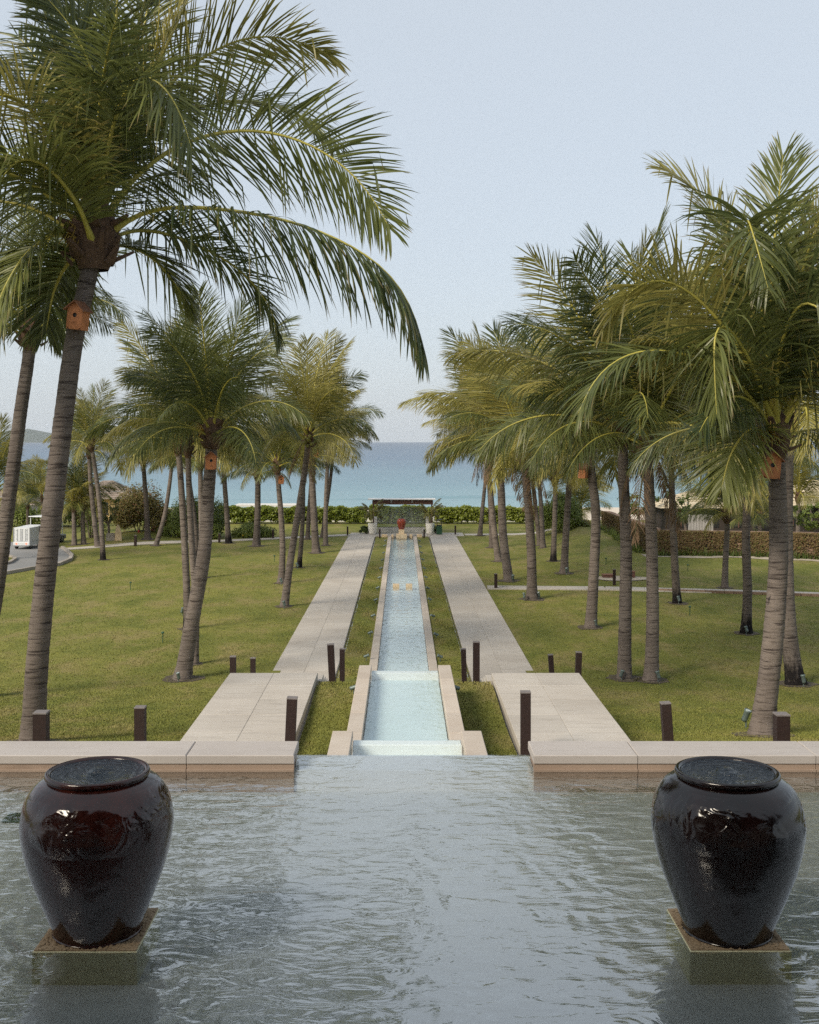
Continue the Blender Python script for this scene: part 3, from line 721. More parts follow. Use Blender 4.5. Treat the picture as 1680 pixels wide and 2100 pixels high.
# ------------------------------------------------------------------ palms
LEN_T = [0, .12, .35, .62, .85, 1.0]; LEN_V = [.50, .86, 1.0, .88, .60, .32]
def frond_mesh(name, pts, leafL, n, segs, width, droop, seed, pet=.2, roll=0.0, mats=None, side0=None, rad=.034, broken=.03, wind=None, fold=0.0):
    """one palm frond: rachis along pts, n leaflets a side that droop under gravity"""
    rs = np.random.RandomState(seed)
    P = np.array([tuple(p) for p in pts]); m = len(P)
    sl_ = np.r_[0, np.cumsum(np.linalg.norm(np.diff(P, axis=0), axis=1))]; tot = sl_[-1]
    # smooth resample
    k = 26; tt = np.linspace(0, 1, k)
    Q = np.stack([np.interp(tt * tot, sl_, P[:, i]) for i in range(3)], 1)
    for _ in range(3): Q[1:-1] = .25 * Q[:-2] + .5 * Q[1:-1] + .25 * Q[2:]
    T = np.gradient(Q, axis=0); T /= np.linalg.norm(T, axis=1)[:, None]
    S = np.zeros_like(T)
    s0 = np.cross(T[min(6, k - 1)], (0, 0, 1)) if side0 is None else np.array(side0, float)
    if np.linalg.norm(s0) < .05: s0 = np.array((0, 1., 0))
    for i in range(k):
        s0 = s0 - T[i] * np.dot(s0, T[i]); s0 /= np.linalg.norm(s0); S[i] = s0
    N = np.cross(S, T)
    S, N = S * math.cos(roll) + N * math.sin(roll), N * math.cos(roll) - S * math.sin(roll)
    V, Fc, A, MI = [], [], [], []
    # rachis: flattened five sided tube
    for i in range(k):
        t = tt[i]; r = rad * (1 - t) ** .8 + .004
        wd = r * (1.9 - .9 * min(1, t / .12)) if t < .12 else r
        for a in range(5):
            an = 2 * math.pi * a / 5 + .3
            V.append(Q[i] + S[i] * math.cos(an) * wd + N[i] * math.sin(an) * r * .8); A.append((.5, t, 0, 1))
    for i in range(k - 1):
        for a in range(5):
            b2 = (a + 1) % 5; Fc += [i * 5 + a, i * 5 + b2, i * 5 + 5 + b2, i * 5 + 5 + a]; MI.append(1)
    down = np.array((0, 0, -1.0)); wnd = np.array(wind) if wind is not None else np.zeros(3)
    wp = np.interp(np.linspace(0, 1, segs + 1), [0, .1, .35, .7, .9, 1], [.45, .9, 1, .8, .45, .06])
    for i in range(n):
        for sg in (-1, 1):
            s = min(1, max(0, (i + rs.rand() * .7) / n)); t = pet + (1 - pet) * s
            if rs.rand() < .035: continue
            fi = t * (k - 1); i0 = int(min(k - 2, fi)); fr = fi - i0
            p = Q[i0] * (1 - fr) + Q[i0 + 1] * fr
            tg, sd2, nn = T[i0], S[i0], N[i0]
            ang = R(np.interp(s, [0, .2, .7, 1], [72, 62, 46, 24]) + rs.normal(0, 7))
            dih = R(np.interp(s, [0, .5, 1], [28, 16, 8]) + rs.uniform(-9, 9)) - fold
            dr = tg * math.cos(ang) + (sd2 * sg * math.cos(dih) + nn * math.sin(dih)) * math.sin(ang)
            l = leafL * np.interp(s, LEN_T, LEN_V) * rs.uniform(.88, 1.08)
            g = droop * rs.uniform(.35, 1.75) * (6.0 / segs); brk = rs.randint(1, segs) if rs.rand() < broken else -1
            hang = rs.rand(); tw = rs.uniform(-.5, .5); rv = rs.rand(); b0 = len(V)
            for q in range(segs + 1):
                f = q / segs
                if q: p = p + dr * (l / segs)
                bd = tg - dr * np.dot(tg, dr); nb = np.linalg.norm(bd)
                bd = bd / nb if nb > .05 else sd2
                cr = np.cross(dr, bd); bd = bd * math.cos(tw) + cr * math.sin(tw)
                h = width * .5 * wp[q]
                V.append(p - bd * h); V.append(p + bd * h); A.append((rv, f, s, 1)); A.append((rv, f, s, 1))
                dr = dr + down * g * (.35 + 1.1 * f) + wnd * f * .5
                if q == brk: dr = dr * .25 + down
                dr = dr / np.linalg.norm(dr)
            for q in range(segs):
                c = b0 + q * 2; Fc += [c, c + 1, c + 3, c + 2]; MI.append(0)
    return np_mesh(name, np.array(V), Fc, 4, mats or [M['frond'], M['rachis']], np.array(A), MI)

def arc(e0, bend, L=4.0, sway=0.0, n=24, power=1.25):
    pts = [Vector((0, 0, 0))]; p = Vector((0, 0, 0))
    for i in range(n):
        t = (i + .5) / n; e = R(e0 - bend * t ** power)
        p = p + Vector((math.cos(e), sway * t, math.sin(e))) * (L / n); pts.append(p.copy())
    return pts
CLS = [(87, 14), (80, 34), (71, 55), (60, 74), (46, 88), (30, 92), (10, 74), (-12, 58)]
LIB = {}
def lib(ci, var, matk):
    key = (ci, var, matk)
    if key not in LIB:
        e, b = CLS[ci]; r = random.Random(ci * 31 + var * 7 + len(matk))
        pts = arc(e + r.uniform(-4, 4), b * r.uniform(.85, 1.2), 4.0, r.uniform(-.18, .18))
        LIB[key] = frond_mesh('frond', pts, 1.42, 88, 6, .029, (.05, .06, .08, .115, .15, .18, .20, .20)[ci], ci * 100 + var, pet=.15, roll=r.uniform(-.8, .8), mats=[M[matk], M['rachis']], side0=(0, 1, 0), broken=.05, fold=.10 * (ci > 2), rad=.046)
    return LIB[key]
DEAD = [frond_mesh('dry_frond', arc(-50 - 8 * i, 34, 3.0, .1 * (i - 1)), .60, 42, 4, .028, .35, 900 + i, pet=.2, mats=[M['frond_dead'], M['rachis_dark']], side0=(0, 1, 0), broken=.2) for i in range(3)]

def catmull(P, per=10):
    out = []
    for i in range(len(P) - 1):
        p0, p1, p2, p3 = P[max(i - 1, 0)], P[i], P[i + 1], P[min(i + 2, len(P) - 1)]
        for j in range(per):
            t = j / per
            out.append(.5 * ((2 * p1) + (p2 - p0) * t + (2 * p0 - 5 * p1 + 4 * p2 - p3) * t * t + (3 * p1 - p0 - 3 * p2 + p3) * t ** 3))
    return out + [P[-1]]

def trunk_mesh(pts, r0, seed, mat, flare=.45, step=.055, sides=16):
    rs = np.random.RandomState(seed)
    C = catmull(pts, 14); arr = np.array([tuple(c) for c in C]); s = np.r_[0, np.cumsum(np.linalg.norm(np.diff(arr, axis=0), axis=1))]
    L = s[-1]; n = max(12, int(L / step)); u = np.linspace(0, L, n)
    Q = np.stack([np.interp(u, s, arr[:, i]) for i in range(3)], 1)
    mb = MB(); lump = rs.uniform(-.05, .05, (sides,))
    period = rs.uniform(.085, .13); off = 0.0
    for i in range(n):
        h = u[i]; ph = ((h + off) % period) / period
        if ph < .5 and i and (((u[i - 1] + off) % period) / period) > .5: off += rs.uniform(-.03, .03)
        r = r0 * (1 - .26 * h / L) * (1 + flare * math.exp(-h / .32)) * (1 + .055 * (ph - .5) + rs.uniform(-.012, .012))
        if h > L - .35: r *= 1 + .25 * (h - L + .35) / .35
        T = (Q[min(i + 1, n - 1)] - Q[max(i - 1, 0)]); T /= np.linalg.norm(T)
        X = np.cross(T, (0, 1, 0)); X /= np.linalg.norm(X); Y = np.cross(T, X)
        for k in range(sides):
            a = 2 * math.pi * k / sides
            rr = r * (1 + lump[k] * (1 + 2 * math.exp(-h / .25)) + rs.uniform(-.014, .014))
            p = Q[i] + (X * math.cos(a) + Y * math.sin(a)) * rr; mb.v.append(tuple(p))
    for i in range(n - 1):
        for k in range(sides):
            k2 = (k + 1) % sides; mb.face([i * sides + k, i * sides + k2, (i + 1) * sides + k2, (i + 1) * sides + k])
    mb.face([(n - 1) * sides + k for k in range(sides)])
    return mb.mesh('trunk', mat, True)

def fibre_mesh(r, seed, big=False):
    """ragged old leaf bases and brown fibre under the crown"""
    rs = random.Random(seed); mb = MB()
    mb.lathe([(r * .8, -.35), (r * 1.15, -.15), (r * 1.35, .1), (r * 1.1, .4), (r * .5, .65), (.01, .7)], 14)
    n = 26 if big else 12
    for i in range(n):
        a = i * 2.4; z = -.25 + .6 * (i / n) + rs.uniform(-.05, .05); rr = r * 1.1; l = rs.uniform(.12, .32); w = rs.uniform(.05, .10)
        ca, sa = math.cos(a), math.sin(a)
        b = Vector((ca * rr, sa * rr, z)); o = Vector((ca, sa, rs.uniform(.2, 1.5))).normalized(); sdv = Vector((-sa, ca, 0))
        t1 = b + o * l; dn = Vector((ca * .02, sa * .02, -.05))
        mb.add([b - sdv * w, b + sdv * w, t1 + sdv * w * .5, t1 - sdv * w * .5, b - sdv * w + dn, b + sdv * w + dn, t1 + sdv * w * .3 + dn * .6, t1 - sdv * w * .3 + dn * .6],
               [(0, 1, 2, 3), (7, 6, 5, 4), (0, 4, 5, 1), (1, 5, 6, 2), (2, 6, 7, 3), (3, 7, 4, 0)])
    return mb.mesh('fibre', M['fibre'])
FIB = [fibre_mesh(.19, i) for i in range(3)]
def infl_mesh(seed):
    rs = random.Random(seed); mb = MB()
    for i in range(16):
        a = rs.uniform(-.9, .9); e = rs.uniform(-.3, .9); l = rs.uniform(.35, .65)
        p0 = Vector((0, 0, 0)); p1 = Vector((math.cos(a) * math.cos(e), math.sin(a) * math.cos(e), math.sin(e))) * l * .6
        mb.tube([p0, p1, p1 + Vector((math.cos(a) * .15, math.sin(a) * .15, -.22)) * l], [.012, .010, .006], 5)
    return mb.mesh('flower_spray', M['flower'])
INF = [infl_mesh(i) for i in range(2)]
nb = MB()
for i in range(7):
    a = i * 2.4; r = .07 + .05 * (i % 3)
    c = (math.cos(a) * r, math.sin(a) * r, -.06 * i)
    nb.lathe([(.001, -.085), (.05, -.065), (.075, 0), (.06, .06), (.001, .085)], 10, c)
NUT = nb.mesh('nut_bunch', M['nut'], True)

palm_no = [0]; soil_pts = []
def palm(label, base, mids, crown, L, tw, seed, nf=19, sooty=False, sunny=.25, dead=0, extra=None, d=None, az0=None, flop=0.0, skip=(), nuts=False, infl=0, lean_c=0.0, group='coconut palms on the lawns', lo=5, soil=True):
    """base, mids, crown in photograph pixels; L frond length in metres; tw trunk width in pixels half way up"""
    rs = random.Random(seed)
    d = d or lawn_d(base[1], base[0])
    b = W(base[0], base[1], d); zb = lawn_z(d, b.x); b.z = zb if base[1] > 0 else b.z
    root = thing('palm_tree', label, 'palm tree', (b.x, b.y, b.z), 0, group)
    dd = lean_c
    pts = [Vector((0, 0, -.08))] + [W(x, y, d + dd * (i + 1) / (len(mids) + 1)) - b for i, (x, y) in enumerate(mids)] + [W(crown[0], crown[1], d + dd) - b]
    r0 = tw * d / F / 2 * 1.10
    link('trunk', trunk_mesh(pts, r0, seed, M['trunk_s' if sooty else 'trunk'], flare=rs.uniform(.3, .55)), root)
    top = pts[-1]; kf = r0 / .19
    link('fibre', FIB[seed % 3], root, tuple(top), (0, 0, rs.uniform(0, 6.28)), (kf, kf, 1.0))
    k = L / 4.0
    for i in range(nf):
        f = i / (nf - 1)
        ci = min(lo, int((f ** .85) * (lo + .99))); az = (i * 2.39996 + rs.uniform(-.25, .25)) if az0 is None else az0 + i * 2.39996
        mk = 'frond_y' if rs.random() < sunny else 'frond'
        me = lib(ci, rs.randrange(3), mk)
        sc = k * rs.uniform(.88, 1.08) * (.92 if ci == 0 else 1.04 - .34 * f)
        off = Vector((math.cos(az), math.sin(az), 0)) * r0 * .55 + Vector((0, 0, .42 * (1 - f)))
        link('frond', me, root, tuple(top + off), (rs.uniform(-.08, .08), rs.uniform(-.10, .10), az), sc)
    for i in range(dead):
        az = rs.uniform(0, 6.28)
        link('dry_frond', DEAD[i % 3], root, tuple(top + Vector((math.cos(az), math.sin(az), 0)) * r0 * .8), (0, 0, az), rs.uniform(.5, .75) * k)
    for i in range(infl):
        az = rs.uniform(3.4, 5.6)
        link('flower_spray', INF[i % 2], root, tuple(top + Vector((math.cos(az), math.sin(az), 0)) * r0 + Vector((0, 0, .1))), (0, 0, az), 1.0)
    if nuts: link('nut_bunch', NUT, root, tuple(top + Vector((.0, -r0 * 1.6, .1))))
    if extra:
        for j, (ctrl, LL, dr, mk, *ro) in enumerate(extra):
            roll, fold = (ro + [0, 0])[:2] if ro else (rs.uniform(-.5, .5), .1)
            C = catmull([W(x, y, d + dz) - b for x, y, dz in ctrl], 8)
            me = frond_mesh('frond', C, LL * 1.5, 124, 7, .038, dr * .62, 4000 + seed * 20 + j, pet=.13, roll=roll, fold=fold, mats=[M[mk], M['rachis']], rad=.05, broken=.10)
            link('frond', me, root)
    if soil: soil_pts.append((b.x, d, r0))
    palm_no[0] += 1
    return root, b, d

# the great palm at the left: its long fronds follow the photograph
E1 = [([(212, 492, 0), (255, 452, -.1), (330, 425, -.3), (450, 428, -.6), (590, 452, -.9), (710, 498, -1.1), (800, 560, -1.2), (850, 640, -1.2), (872, 725, -1.1)], 1.20, .26, 'frond', .35, .75),
      ([(206, 470, .1), (245, 400, .2), (330, 318, .3), (420, 278, .4), (510, 266, .4), (610, 285, .4), (700, 335, .3), (765, 405, .2), (800, 470, .1)], 1.25, .10, 'frond', 1.0, .25),
      ([(204, 450, .3), (260, 300, .6), (330, 190, .8), (420, 115, .9), (510, 75, .9), (600, 80, .8), (680, 112, .7)], 1.05, .08, 'frond_y', .9, .25),
      ([(202, 450, .2), (275, 260, .3), (340, 100, .4), (390, -10, .4), (450, -110, .3), (540, -160, .2)], 1.1, .10, 'frond_y'),
      ([(196, 480, -.2), (204, 400, -.5), (232, 260, -1.1), (268, 165, -1.6), (318, 160, -1.9), (365, 220, -2.1), (395, 310, -2.2)], 1.2, .24, 'frond'),
      ([(182, 478, 0), (125, 425, -.2), (60, 372, -.4), (-30, 345, -.6), (-130, 380, -.8), (-210, 470, -1)], 1.15, .18, 'frond'),
      ([(178, 505, 0), (118, 478, -.3), (55, 520, -.7), (5, 600, -.9), (-30, 700, -1.0)], 1.0, .2, 'frond'),
      ([(184, 450, .2), (130, 300, .4), (55, 180, .5), (-60, 110, .5), (-190, 110, .5)], 1.15, .14, 'frond'),
      ([(195, 440, .1), (216, 250, .0), (236, 80, -.1), (244, -100, -.3), (238, -260, -.5)], 1.0, .09, 'frond'),
      ([(188, 440, .1), (155, 250, .0), (112, 80, -.3), (55, -60, -.5), (-30, -150, -.8)], 1.1, .12, 'frond'),
      ([(206, 505, .3), (262, 505, .9), (320, 535, 1.4), (362, 585, 1.7), (385, 625, 1.9)], .95, .2, 'frond'),
      ([(202, 455, .4), (285, 285, .9), (390, 225, 1.2), (510, 205, 1.3), (620, 235, 1.2), (690, 300, 1.1)], 1.1, .16, 'frond'),
      ([(176, 470, -.2), (125, 330, -.9), (60, 215, -1.4), (-10, 190, -1.7), (-70, 260, -1.9), (-100, 380, -2)], 1.15, .24, 'frond_y'),
      ([(190, 500, -.3), (160, 420, -.9), (95, 340, -1.6), (30, 330, -2.0), (-20, 420, -2.2)], 1.1, .24, 'frond'),
      ([(198, 450, .3), (235, 280, .9), (280, 130, 1.3), (310, -20, 1.5), (330, -150, 1.6)], 1.05, .10, 'frond'),
      ([(210, 498, .1), (290, 470, .7), (400, 500, 1.2), (500, 560, 1.4), (560, 640, 1.5), (568, 690, 1.5)], .95, .22, 'frond'),
      ([(186, 505, .2), (140, 540, .5), (110, 600, .8), (95, 680, .9)], .9, .2, 'frond'),
      ([(200, 455, .0), (225, 330, -.4), (200, 180, -.9), (150, 60, -1.3), (90, -10, -1.6)], 1.1, .16, 'frond'),
      ([(192, 445, .3), (180, 260, .6), (165, 90, .8), (160, -90, 1.0)], 1.0, .1, 'frond')]
P1, _, _ = palm('tall palm with long arching fronds and an orange nest box nearest at left', (66, 1522), [(78, 1330), (108, 1040), (148, 720), (176, 590)], (192, 505), 5.0, 43, 11, nf=5, extra=E1, infl=2, lo=4, dead=0, sunny=.2)
link('fibre', fibre_mesh(.24, 77, True), P1, tuple(W(192, 505, 20) * 0 + (W(193, 500, lawn_d(1522, 66)) - W(66, 1522, lawn_d(1522, 66)))), (0, 0, 1), 1.35)
palm('slim palm leaning right at the left edge behind the tallest palm', (-48, 1430), [(-10, 1230), (18, 1030), (42, 850), (58, 740)], (63, 690), 3.5, 30, 12, nf=21, sunny=.1)
palm('dark-leaved palm with a nest box and a curved trunk on the left lawn', (374, 1392), [(393, 1280), (418, 1140), (427, 1020)], (436, 895), 3.6, 29, 13, nf=21, sunny=.04, infl=1)
palm('palm with a sooty foot just left of the dark-leaved palm', (385, 1290), [(383, 1200), (377, 1080), (371, 985)], (366, 915), 4.3, 14.5, 14, sooty=True, sunny=.35)
palm('palm half hidden directly behind the curved trunk of the dark-leaved palm', (399, 1362), [(402, 1250), (394, 1120), (388, 1000)], (386, 915), 3.4, 14, 15, sunny=.3)
palm('far palm with a black base seen between the left trunks', (405, 1145), [(401, 1090), (394, 1030), (388, 985)], (387, 950), 3.2, 11, 16, sooty=True, sunny=.4)
palm('pale straight palm touching the right side of the dark-leaved trunk', (413, 1185), [(414, 1110), (412, 1020)], (411, 950), 3.4, 12, 17, sunny=.5)
palm('palm standing by itself on the far left lawn with a dark foot', (212, 1148), [(209, 1090), (203, 1020), (195, 960)], (188, 915), 3.4, 10, 18, sooty=True, sunny=.45)
palm('palm leaning left just behind the lone far left palm', (201, 1122), [(193, 1060), (186, 990)], (183, 930), 3.2, 9.5, 19, sunny=.5)
palm('palm rising in front of the brown bougainvillea mound', (303, 1106), [(301, 1050), (297, 990)], (294, 945), 3.0, 10, 20, sunny=.4)
palm('palm leaning strongly right beside the red hydrant cabinet', (319, 1119), [(337, 1060), (347, 1000)], (353, 948), 3.3, 9, 21, sunny=.5)
palm('palm with a dark foot left of the flowering shrub', (469, 1114), [(465, 1050), (460, 980)], (457, 915), 3.4, 10.5, 22, sooty=True, sunny=.3)
palm('stout palm right of the flowering shrub with a drooping crown', (526, 1120), [(528, 1070), (529, 1010)], (529, 975), 3.3, 13, 23, sunny=.5, flop=.3)
palm('slender palm with a nest box beside the leaning pair', (577, 1196), [(580, 1130), (577, 1060), (572, 1000)], (569, 958), 3.3, 12, 24, sunny=.3)
palm('palm leaning right whose base is nearest the left walkway', (583, 1244), [(596, 1150), (612, 1050), (626, 960)], (633, 900), 4.1, 14, 25, nuts=True, dead=2, nf=21, sunny=.55)
palm('thin dark palm behind the leaning palm of the left row', (613, 1164), [(619, 1100), (622, 1030)], (622, 960), 3.0, 9, 26, sooty=True, sunny=.4)
palm('thick-footed palm with a scarred base by the left walkway', (649, 1134), [(645, 1080), (641, 1000)], (638, 915), 4.2, 14, 27, dead=2, sunny=.6)
palm('palm of the left row closest to the hedge with a long right frond', (668, 1119), [(668, 1050), (671, 970)], (676, 885), 4.0, 8.5, 28, sunny=.6)
palm('narrow palm behind the thick-footed palm in the left row', (631, 1106), [(634, 1050), (638, 990)], (641, 935), 3.4, 8, 29, sunny=.6)
palm('farthest palm of the left row leaning towards the gate', (661, 1102), [(668, 1050), (677, 990)], (684, 925), 3.6, 7.5, 30, sunny=.65)
palm('small palm with orange boots left of its twin by the service road', (153, 1118), [(152, 1070)], (151, 1040), 2.9, 9, 31, sunny=.4, dead=1)
palm('small palm with orange boots right of its twin by the service road', (172, 1116), [(170, 1070)], (171, 1035), 3.0, 9, 32, sunny=.4, dead=1)
palm('small round palm above the service road near the left edge', (57, 1088), [(57, 1062)], (57, 1035), 3.0, 6, 33, sunny=.45, soil=False)
palm('thin distant palm behind the big left trunk', (86, 1096), [(86, 1060)], (86, 1020), 2.6, 4, 34, sunny=.45, soil=False)
palm('leafy palm crown filling the left edge behind the slim palm', (-14, 1150), [(-12, 1080)], (-8, 1000), 3.6, 11, 35, sunny=.3, soil=False)
# right side
E2 = [([(1588, 872, 0), (1520, 725, -.4), (1445, 625, -.7), (1365, 573, -.9), (1295, 592, -1.0), (1245, 670, -1.0)], 1.15, .22, 'frond_y'),
      ([(1592, 860, 0), (1580, 700, -.3), (1585, 540, -.5), (1598, 400, -.6), (1606, 318, -.6)], 1.05, .08, 'frond'),
      ([(1586, 860, .1), (1545, 660, .2), (1490, 490, .2), (1425, 385, .2), (1360, 345, .1)], 1.15, .12, 'frond_y'),
      ([(1584, 878, -.1), (1500, 770, -.8), (1400, 725, -1.3), (1300, 722, -1.6), (1225, 770, -1.8), (1185, 850, -1.9)], 1.10, .22, 'frond'),
      ([(1586, 872, -.2), (1540, 745, -1.0), (1490, 668, -1.6), (1466, 680, -1.9), (1466, 770, -2.1), (1470, 850, -2.2)], 1.10, .34, 'frond'),
      ([(1598, 870, 0), (1640, 800, -.3), (1700, 780, -.5), (1770, 840, -.7)], 1.1, .22, 'frond_y'),
      ([(1594, 860, .1), (1612, 680, .1), (1650, 520, .1), (1700, 400, .0)], 1.1, .11, 'frond_y'),
      ([(1590, 865, -.2), (1600, 720, -1.0), (1640, 620, -1.6), (1690, 640, -1.9), (1730, 740, -2.0)], 1.1, .26, 'frond'),
      ([(1588, 862, -.2), (1570, 690, -.8), (1545, 520, -1.2), (1530, 440, -1.4), (1545, 480, -1.9), (1575, 590, -2.2)], 1.1, .3, 'frond'),
      ([(1586, 890, 0), (1540, 880, -.5), (1500, 930, -.8), (1480, 1000, -.9)], .9, .2, 'frond')]
palm('near right palm with a bright orange nest box and yellow flower sprays', (1560, 1507), [(1583, 1330), (1596, 1150), (1594, 1000)], (1590, 905), 4.2, 42, 41, nf=10, extra=E2, infl=3, sunny=.3, lo=5)
palm('palm with a blackened foot hidden behind the near right palm', (1632, 1404), [(1617, 1290), (1611, 1150), (1612, 1000)], (1618, 860), 4.6, 31, 42, sooty=True, sunny=.2)
palm('left one of the two straight palms close together on the right lawn', (1280, 1391), [(1282, 1270), (1284, 1120), (1279, 990)], (1276, 890), 5.9, 26, 43, nf=21, sunny=.45)
palm('right one of the two straight palms close together with dry hanging fronds', (1336, 1396), [(1339, 1270), (1337, 1120), (1332, 1010)], (1328, 915), 5.0, 25, 44, nf=21, dead=4, sunny=.2)
palm('palm with a black foot behind the pair on the right lawn', (1390, 1237), [(1385, 1170), (1381, 1080), (1378, 1000)], (1377, 950), 4.3, 15, 45, sooty=True, sunny=.15)
palm('palm with a black foot left of the near right palm', (1530, 1299), [(1533, 1210), (1530, 1100), (1535, 1000)], (1538, 940), 4.0, 18, 46, sooty=True, sunny=.1)
palm('palm with a nest box on its left side mid right lawn', (1211, 1287), [(1217, 1190), (1222, 1060), (1214, 980)], (1207, 925), 5.4, 21, 47, sunny=.45, nf=21)
palm('pale ringed palm just in front of the side path', (1091, 1229), [(1090, 1140), (1084, 1040), (1078, 975)], (1074, 935), 5.5, 19, 48, dead=3, infl=2, sunny=.6, nf=21)
palm('palm leaning left beside the bollard of the side path', (1044, 1191), [(1032, 1100), (1028, 1010), (1025, 960)], (1025, 905), 5.5, 17, 49, dead=3, sunny=.65, nf=21)
palm('palm with a small nest box high in the right row', (1023, 1151), [(1014, 1090), (1005, 1000), (1000, 955)], (999, 912), 5.0, 12, 50, sunny=.7, nf=21)
palm('palm with a swollen foot behind the nest-box palm of the right row', (1010, 1123), [(1008, 1060), (1004, 990)], (1003, 915), 4.8, 11, 51, sunny=.7, dead=5)
palm('farthest palm of the right row leaning right', (984, 1099), [(989, 1050), (995, 990)], (1000, 930), 4.4, 7.5, 52, sunny=.7)
palm('slim palm with a black foot in front of the round shrub', (1135, 1151), [(1137, 1090), (1139, 1020)], (1138, 985), 3.6, 10.5, 53, sooty=True, sunny=.5)
palm('straight palm standing right of the slim black-footed palm', (1157, 1176), [(1160, 1110), (1165, 1030)], (1169, 970), 3.8, 14, 54, sunny=.45)
palm('left trunk of the close pair left of the round shrub', (1107, 1119), [(1101, 1060), (1096, 1010)], (1093, 975), 3.3, 8.5, 55, sunny=.5)
palm('right trunk of the close pair left of the round shrub', (1114, 1124), [(1111, 1060), (1107, 1000)], (1103, 968), 3.4, 9, 56, sunny=.5)
palm('short full palm on the bank in front of the stone wall', (1486, 1206), [(1488, 1150), (1491, 1090)], (1491, 1058), 3.0, 12, 57, nf=21, sunny=.15)
palm('yellowish palm behind the house roof at the right edge', (1637, 1092), [(1637, 1060)], (1637, 1022), 3.6, 9, 58, d=74, sunny=.7, soil=False)
palm('shaggy greyish palm above the round shrub', (1187, 1085), [(1187, 1070)], (1188, 1050), 3.6, 10, 59, d=86, sunny=.5, dead=3, soil=False)
palm('dark small palm behind the wall right of the short full palm', (1560, 1140), [(1560, 1110)], (1558, 1065), 2.8, 10, 60, d=66, sunny=.1, soil=False)
# bare soil rings at palm feet
for i, (x, d, r) in enumerate(soil_pts):
    mb = MB(); n = 14; rs = random.Random(i); c = (x, d, lawn_z(d, x) + .012); pts = []
    for k in range(n):
        a = 2 * math.pi * k / n; rr = r * rs.uniform(2.1, 3.0)
        px_, py_ = x + math.cos(a) * rr, d + math.sin(a) * rr * 1.1
        pts.append((px_, py_, lawn_z(py_, px_) + .012))
    mb.poly(pts); tag(mb.build('soil_patch', M['soil']), kind='structure')

# ------------------------------------------------------------------ nest boxes
def nest_parts():
    w, h, dp = .15, .235, .15
    fr = MB(); n = 20; ci, co = [], []
    for yy, st in ((0, 0), (.014, 1)):
        ring = [(.042 * math.cos(2 * math.pi * k / n), yy, .02 + .042 * math.sin(2 * math.pi * k / n)) for k in range(n)]
        out = []
        for k in range(n):                # outline of the gabled front, sampled round the hole
            a = 2 * math.pi * k / n; c, s = math.cos(a), math.sin(a); best = 9
            for (nx, nz, dd) in ((1, 0, w), (-1, 0, w), (0, -1, h), (.66, .75, .215), (-.66, .75, .215)):
                q = c * nx + s * nz
                if q > 1e-4: best = min(best, (dd - nz * .02) / q)
            out.append((c * best, yy, .02 + s * best))
        b = len(fr.v); fr.v += ring + out
        for k in range(n):
            k2 = (k + 1) % n; f = [b + k, b + k2, b + n + k2, b + n + k]
            fr.face(f[::-1] if st else f)
    for k in range(n):
        k2 = (k + 1) % n; fr.face([k, 2 * n + k, 2 * n + k2, k2])
        fr.face([n + k, n + k2, 3 * n + k2, 3 * n + k])
    front = fr.mesh('front_panel', M['orangewood'])
    side = MB().box(-.008, .008, .0145, .26, -h, .12).mesh('side_panel', M['orangewood'])
    back = MB().box(-w + .01, w - .01, .245, .26, -h, .12).mesh('back_panel', M['roofwood'])
    floor = MB().box(-w + .012, w - .012, .0145, .244, -h, -h + .014).mesh('floor_panel', M['roofwood'])
    dark = MB().box(-.07, .07, .03, .034, -.06, .10).mesh('inner_dark', M['black'])  # black sheet behind the hole, stands in for the shade inside the box
    roof = MB().box(-.012, .262, -.07, .28, 0, .018).mesh('roof_panel', M['roofwood'])
    perch = MB().tube([(0, 0, -.11), (0, -.05, -.11)], .007, 6).mesh('perch', M['roofwood'])
    return front, side, back, floor, dark, roof, perch
NP = nest_parts()
def nest(px, py, d, s, label, rz=0.0, tilt=0.0):
    p = W(px, py, d)
    b = thing('nest_box', label, 'nest box', p, rz, 'orange wooden nest boxes'); b.rotation_euler = (0, tilt, rz); b.scale = (s, s, s)
    link('front_panel', NP[0], b)
    link('side_panel', NP[1], b, (-.143, 0, 0)); link('side_panel', NP[1], b, (.143, 0, 0))
    link('back_panel', NP[2], b); link('floor_panel', NP[3], b); link('inner_dark', NP[4], b); link('perch', NP[6], b)
    link('roof_panel', NP[5], b, (0, 0, .262), (0, R(41), 0)); link('roof_panel', NP[5], b, (0, .0, .262), (0, R(180 - 41), 0), (1, 1, -1))
d1 = lawn_d(1522, 66)
nest(153, 648, d1 - .42, .98, 'large orange nest box strapped to the big left trunk', R(-14), R(7))
nest(433, 946, lawn_d(1392, 374) - .42, .95, 'orange nest box on the dark-leaved palm of the left lawn', R(12), 0)
nest(577, 984, lawn_d(1196, 577) - .42, .80, 'small pale orange nest box on the slender palm of the left row', R(8), R(4))
nest(647, 930, lawn_d(1134, 649) - .5, 1.15, 'distant nest box half hidden under the left row crowns', 0, 0)
nest(1585, 956, lawn_d(1507, 1560) - .48, 1.00, 'bright orange nest box on the near right palm', R(-6), R(5))
nest(1203, 967, lawn_d(1287, 1211) - .25, 1.0, 'nest box seen from its side on the mid right palm', R(62), 0)
nest(992, 917, lawn_d(1151, 1023) - .5, .95, 'tiny nest box high in the right row near the sea', R(-10), 0)

